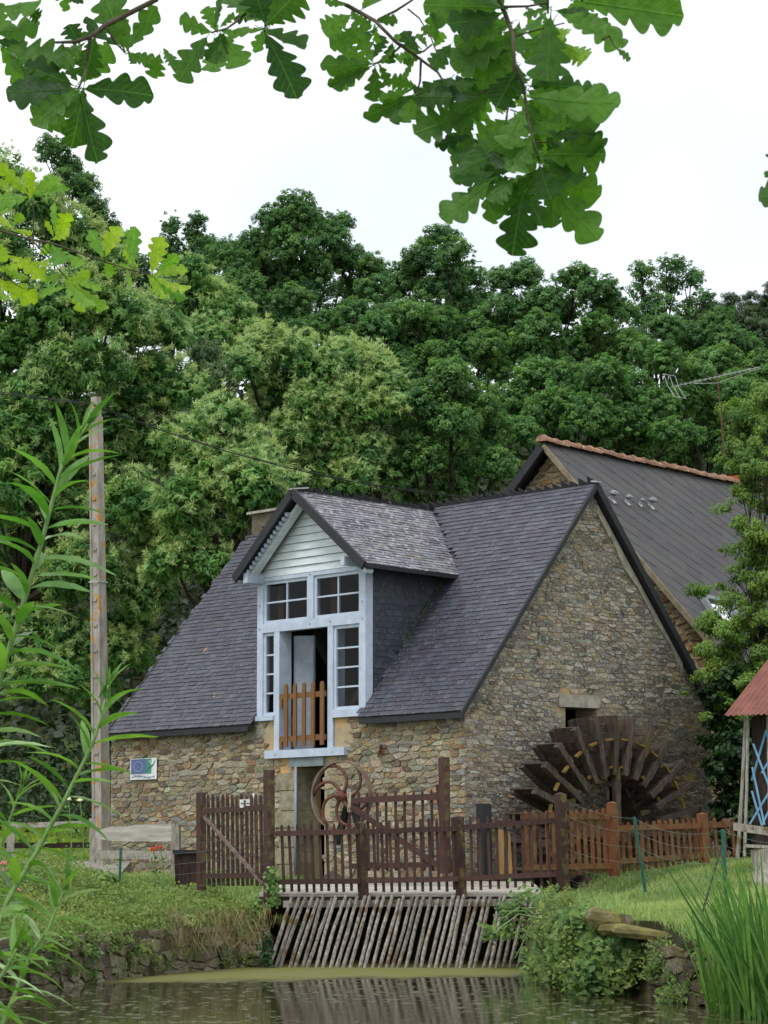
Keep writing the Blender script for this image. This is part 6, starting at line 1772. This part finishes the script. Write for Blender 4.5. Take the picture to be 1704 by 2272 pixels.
for l_ in [(-40, 10, 95, 22, 100), (-25, 75, 90, 66, 90), (8, 105, 142, 150, 110), (176, 98, 152, 52, 55), (188, 95, 118, 140, 70), (276, 110, 232, -12, 90), (280, 112, 348, 18, 55), (212, 78, 188, 178, 75), (178, 196, 342, 206, 85), (280, 118, 352, 140, 42),
           (172, 197, 12, 208, 95), (172, 200, 70, 280, 75), (178, 202, 212, 362, 80), (172, 196, 146, 256, 50), (166, 190, 52, 142, 80), (18, 118, 46, 160, 28), (155, -45, 142, 28, 30), (190, -45, 164, 14, 34), (60, 20, 90, 40, 40), (150, 185, 90, 262, 60),
           (472, 74, 392, 44, 55), (462, 78, 392, 182, 105), (488, 72, 540, 152, 90), (590, 64, 500, 76, 30), (588, 72, 664, 218, 105), (590, 58, 668, -24, 110), (582, 40, 500, -10, 90), (476, 66, 490, -12, 18), (500, 70, 470, 140, 70), (355, 118, 340, 175, 50), (590, 55, 560, -40, 90),
           (780, 32, 714, 72, 65), (800, 60, 734, 108, 60), (828, 142, 708, 146, 52), (828, 145, 722, 190, 50), (828, 140, 788, 64, 55), (832, 146, 830, 228, 52), (882, 98, 836, 142, 22), (924, 208, 806, 264, 46), (920, 196, 838, 222, 28), (924, 120, 892, 178, 22), (930, 116, 896, 66, 44), (936, 108, 874, 74, 32),
           (800, 22, 872, -12, 62), (832, 46, 884, 44, 30), (830, 50, 838, 98, 22), (782, 28, 824, 64, 42), (926, 214, 1004, 216, 66), (772, 10, 718, 6, 22), (840, 60, 800, 80, 36),
           (1110, 18, 935, 12, 105), (1115, 30, 992, 62, 90), (1128, 55, 1004, 96, 75), (966, 96, 960, 28, 40), (1132, 92, 996, 146, 95), (1136, 132, 1052, 186, 95), (1132, 112, 1008, 116, 65), (1002, 96, 958, 152, 52), (1092, 194, 1002, 268, 95), (1062, 176, 988, 188, 64), (1002, 172, 928, 242, 84),
           (1042, 252, 916, 296, 95), (1062, 216, 948, 212, 56), (1046, 300, 962, 322, 54), (1222, 34, 1214, 184, 108), (1218, 22, 1156, 84, 50), (1244, 30, 1342, 86, 86), (1288, 4, 1522, 36, 125), (1366, 106, 1400, 132, 26), (1166, 214, 1382, 240, 100), (1172, 190, 1292, 192, 74), (1242, 216, 1322, 294, 76),
           (1176, 256, 1252, 282, 74), (1192, 270, 1242, 302, 54), (1202, 344, 1348, 342, 98), (1202, 352, 1302, 394, 84), (1232, 290, 1348, 334, 76), (1202, 290, 1322, 302, 74), (1132, 266, 1058, 312, 74), (1142, 300, 1076, 344, 94), (1152, 312, 1172, 374, 94), (1102, 330, 996, 348, 74), (1092, 346, 998, 392, 64),
           (1102, 380, 1006, 412, 44), (1142, 396, 1078, 444, 84), (1092, 400, 982, 494, 86), (1152, 412, 1092, 464, 76), (1162, 422, 1134, 570, 100), (1196, 366, 1222, 444, 94), (1202, 402, 1334, 536, 88), (1196, 372, 1158, 444, 74), (1202, 366, 1262, 402, 64), (1182, 302, 1130, 384, 84),
           (1102, 392, 1048, 414, 40), (1150, 150, 1100, 240, 80), (1145, 60, 1080, 150, 80), (1110, 10, 1060, -40, 80), (1110, 15, 1020, -30, 90), (1165, 240, 1120, 330, 80), (1180, 330, 1110, 360, 70), (1210, 300, 1270, 350, 70), (1170, 200, 1250, 240, 80), (1145, 380, 1090, 330, 60),
           (1792, 430, 1680, 432, 100), (1722, 398, 1696, 384, 20), (1730, 340, 1698, 346, 16), (1215, 25, 1180, -30, 60)]: leaf(*l_)
for l_ in [(1222, 60, 1264, 84, 44), (1250, 100, 1308, 134, 62), (1126, 222, 1102, 248, 40), (1142, 200, 1162, 242, 40), (1250, 258, 1280, 266, 22), (1170, 40, 1195, 75, 44), (1140, 250, 1160, 275, 34)]: leaf(*l_, YO + .08, LL, .01)
for l_ in [(68, 437, -5, 362, 34), (70, 435, 62, 378, 36), (68, 434, 132, 394, 40), (72, 437, 154, 414, 20), (66, 438, -24, 446, 52), (32, 506, -4, 484, 30), (28, 500, 52, 474, 26), (30, 508, 74, 520, 16), (122, 530, 152, 472, 46), (120, 526, 102, 490, 16), (124, 526, 118, 448, 20), (114, 542, 142, 590, 58),
           (150, 562, 184, 592, 42), (110, 574, 84, 592, 42), (18, 566, 100, 614, 44), (230, 572, 198, 514, 36), (232, 570, 266, 498, 42), (236, 570, 240, 516, 32), (294, 592, 296, 502, 48), (336, 608, 358, 522, 48), (336, 611, 418, 596, 36), (338, 613, 424, 648, 32), (340, 614, 414, 672, 32), (236, 576, 246, 614, 38),
           (296, 598, 258, 588, 20), (282, 596, 290, 640, 16), (152, 622, 228, 642, 30), (150, 626, 208, 688, 48), (156, 626, 240, 692, 36), (140, 606, 166, 642, 26), (148, 636, 82, 656, 26), (-12, 618, 82, 670, 50), (-4, 588, 62, 622, 22), (-14, 640, 22, 668, 22), (-4, 536, 12, 582, 34), (146, 602, 88, 626, 22), (-10, 600, 40, 590, 30), (-20, 460, 20, 470, 40), (-10, 395, 20, 420, 30)]: leaf(*l_, YL_, LL, .05)

for x0, y0, x1, y1, w_, yy, mats in list(SEEN) + [q for q in SEEN if 920 < q[0] < 1300 and q[5] == YO and q[1] < 480]:
    L_ = math.hypot(x1 - x0, y1 - y0)
    if L_ < 55 or (yy != YO and rd.random() > .5): continue
    a = math.atan2(y1 - y0, x1 - x0) + rd.choice((-1, 1)) * rd.uniform(.35, 1.0); k_ = L_ * rd.uniform(.5, .82)
    bx_ = x0 + rd.uniform(-14, 14); by_ = y0 + rd.uniform(-14, 14)
    leaf(bx_, by_, bx_ + math.cos(a) * k_, by_ + math.sin(a) * k_, k_ * rd.uniform(.5, .75), yy + rd.uniform(.05, .2), mats, .02)
# ================================================================== LANCE-LEAVED SHOOTS IN FRONT
def lance_leaf(name, mat, seed, n=9):
    rd2 = random.Random(seed); dr = rd2.uniform(.12, .5); fo = rd2.uniform(.15, .5); tw = rd2.uniform(-.35, .35)
    vs_ = []
    for i in range(n):
        f_ = i / (n - 1)
        w_ = .105 * math.sin(math.pi * (f_ ** .8) * .985 + .012) ** .85 + .004
        wob = .006 * math.sin(i * 2.9 + seed)
        z_ = -dr * f_ ** 2
        a = tw * f_
        for sg in (1, 0, -1):
            vs_.append((f_ * (1 - .12 * dr * f_), sg * w_ * math.cos(a), z_ + abs(sg) * fo * w_ + sg * w_ * math.sin(a) + wob * abs(sg)))
    fs = [(3 * i + q, 3 * i + q + 1, 3 * i + q + 4, 3 * i + q + 3) for i in range(n - 1) for q in (0, 1)]
    return MB().add(vs_, fs).mesh(name, mat, True)
WL = [lance_leaf('leaf', MAT['willow'], s) for s in range(6)] + [lance_leaf('leaf', MAT['willow_pale'], 9)]
YW = 6.2
def shoot(label, pts, n0, Lpx, tip, Y=YW, r=.0065, seed=1):
    rd2 = random.Random(seed)
    P = [at(x, y, Y) for x, y in pts]
    g0 = np.array([P[0][0] - .12, P[0][1] + .1, .12])
    t_ = thing('leafy_shoot', label, 'plant', g0, 'lance-leaved shoots in the left foreground')
    allp = [g0, (g0 + P[0]) / 2 + np.array([-.02, 0, 0])] + P
    n = len(allp)
    MB().tube(allp, [r * (1.15 - .85 * i / (n - 1)) for i in range(n)], 7).build('stem', MAT['stem'], t_, True)
    seg = [np.linalg.norm(P[i + 1] - P[i]) for i in range(len(P) - 1)]; tot = sum(seg)
    for k in range(n0):
        f_ = (k + .5) / n0; a = f_ * tot
        for i, s in enumerate(seg):
            if a <= s or i == len(seg) - 1: break
            a -= s
        d = unit(P[i + 1] - P[i]); c = P[i] + d * a
        ang_ = k * 2.4 + rd2.uniform(-.4, .4)
        u_ = unit(np.cross(d, (0, 1, 0))); v_ = np.cross(d, u_)
        out = math.cos(ang_) * u_ + .55 * math.sin(ang_) * v_
        topness = max(0, (f_ - .72) / .28)
        xv = unit(out * (1 - .55 * topness) + d * (.25 + 1.25 * topness) + np.array([0, 0, .12]))
        L = Lpx / F * Y * rd2.uniform(.75, 1.15) * (1 - .42 * topness) * (.8 if f_ < .08 else 1)
        zz = unit(Z3 * .8 + d * .4 + rd2.gauss(0, .25) * np.array([0, 1, 0]) + rd2.gauss(0, .3) * u_)
        zv = unit(zz - xv * np.dot(zz, xv)); yv = np.cross(zv, xv)
        me_ = WL[rd2.randrange(6)] if rd2.random() < .84 else WL[6]
        inst(me_, 'leaf', t_, frame(xv * L, yv * L * (.82 - .2 * topness), zv * L, c))
    for k in range(tip):
        xv = unit(unit(P[-1] - P[-2]) + np.array([rd2.gauss(0, .16), rd2.gauss(0, .1), rd2.gauss(0, .12)]))
        zv = unit(np.array([rd2.gauss(0, 1), -1, .4])); zv = unit(zv - xv * np.dot(zv, xv))
        L = 80 / F * Y * rd2.uniform(.6, 1.1)
        inst(WL[rd2.randrange(6)], 'leaf', t_, frame(xv * L, np.cross(zv, xv) * L * .6, zv * L * .5, P[-1] - xv * L * .45))
shoot('tallest lance-leaved shoot, its tip reaching the top of the pole', [(-60, 1760), (-25, 1600), (4, 1491), (49, 1349), (94, 1199), (134, 1044), (155, 999), (195, 940)], 62, 165, 7, 6.2, .0085, 1)
shoot('second tallest lance-leaved shoot, crossing the foot of the concrete pole', [(-30, 2140), (16, 2000), (90, 1875), (152, 1758), (206, 1650), (225, 1590), (240, 1520)], 42, 150, 7, 6.0, .007, 2)
shoot('lance-leaved shoot low over the pond wall with its tip by the green stake', [(-10, 2310), (40, 2190), (72, 2110), (108, 2060), (128, 2010), (150, 1950)], 30, 120, 6, 5.9, .006, 3)
shoot('short lance-leaved shoot at the left edge, tip before the left lawn', [(-70, 2100), (-20, 1960), (10, 1850), (28, 1800), (50, 1740)], 22, 115, 6, 6.4, .005, 4)
shoot('lowest lance-leaved shoot leaning out of the bottom left corner', [(-90, 2330), (-40, 2230), (0, 2170), (30, 2120), (45, 2080)], 22, 130, 4, 5.7, .006, 5)
print('leaf quads', total, 'objects', len(bpy.data.objects))
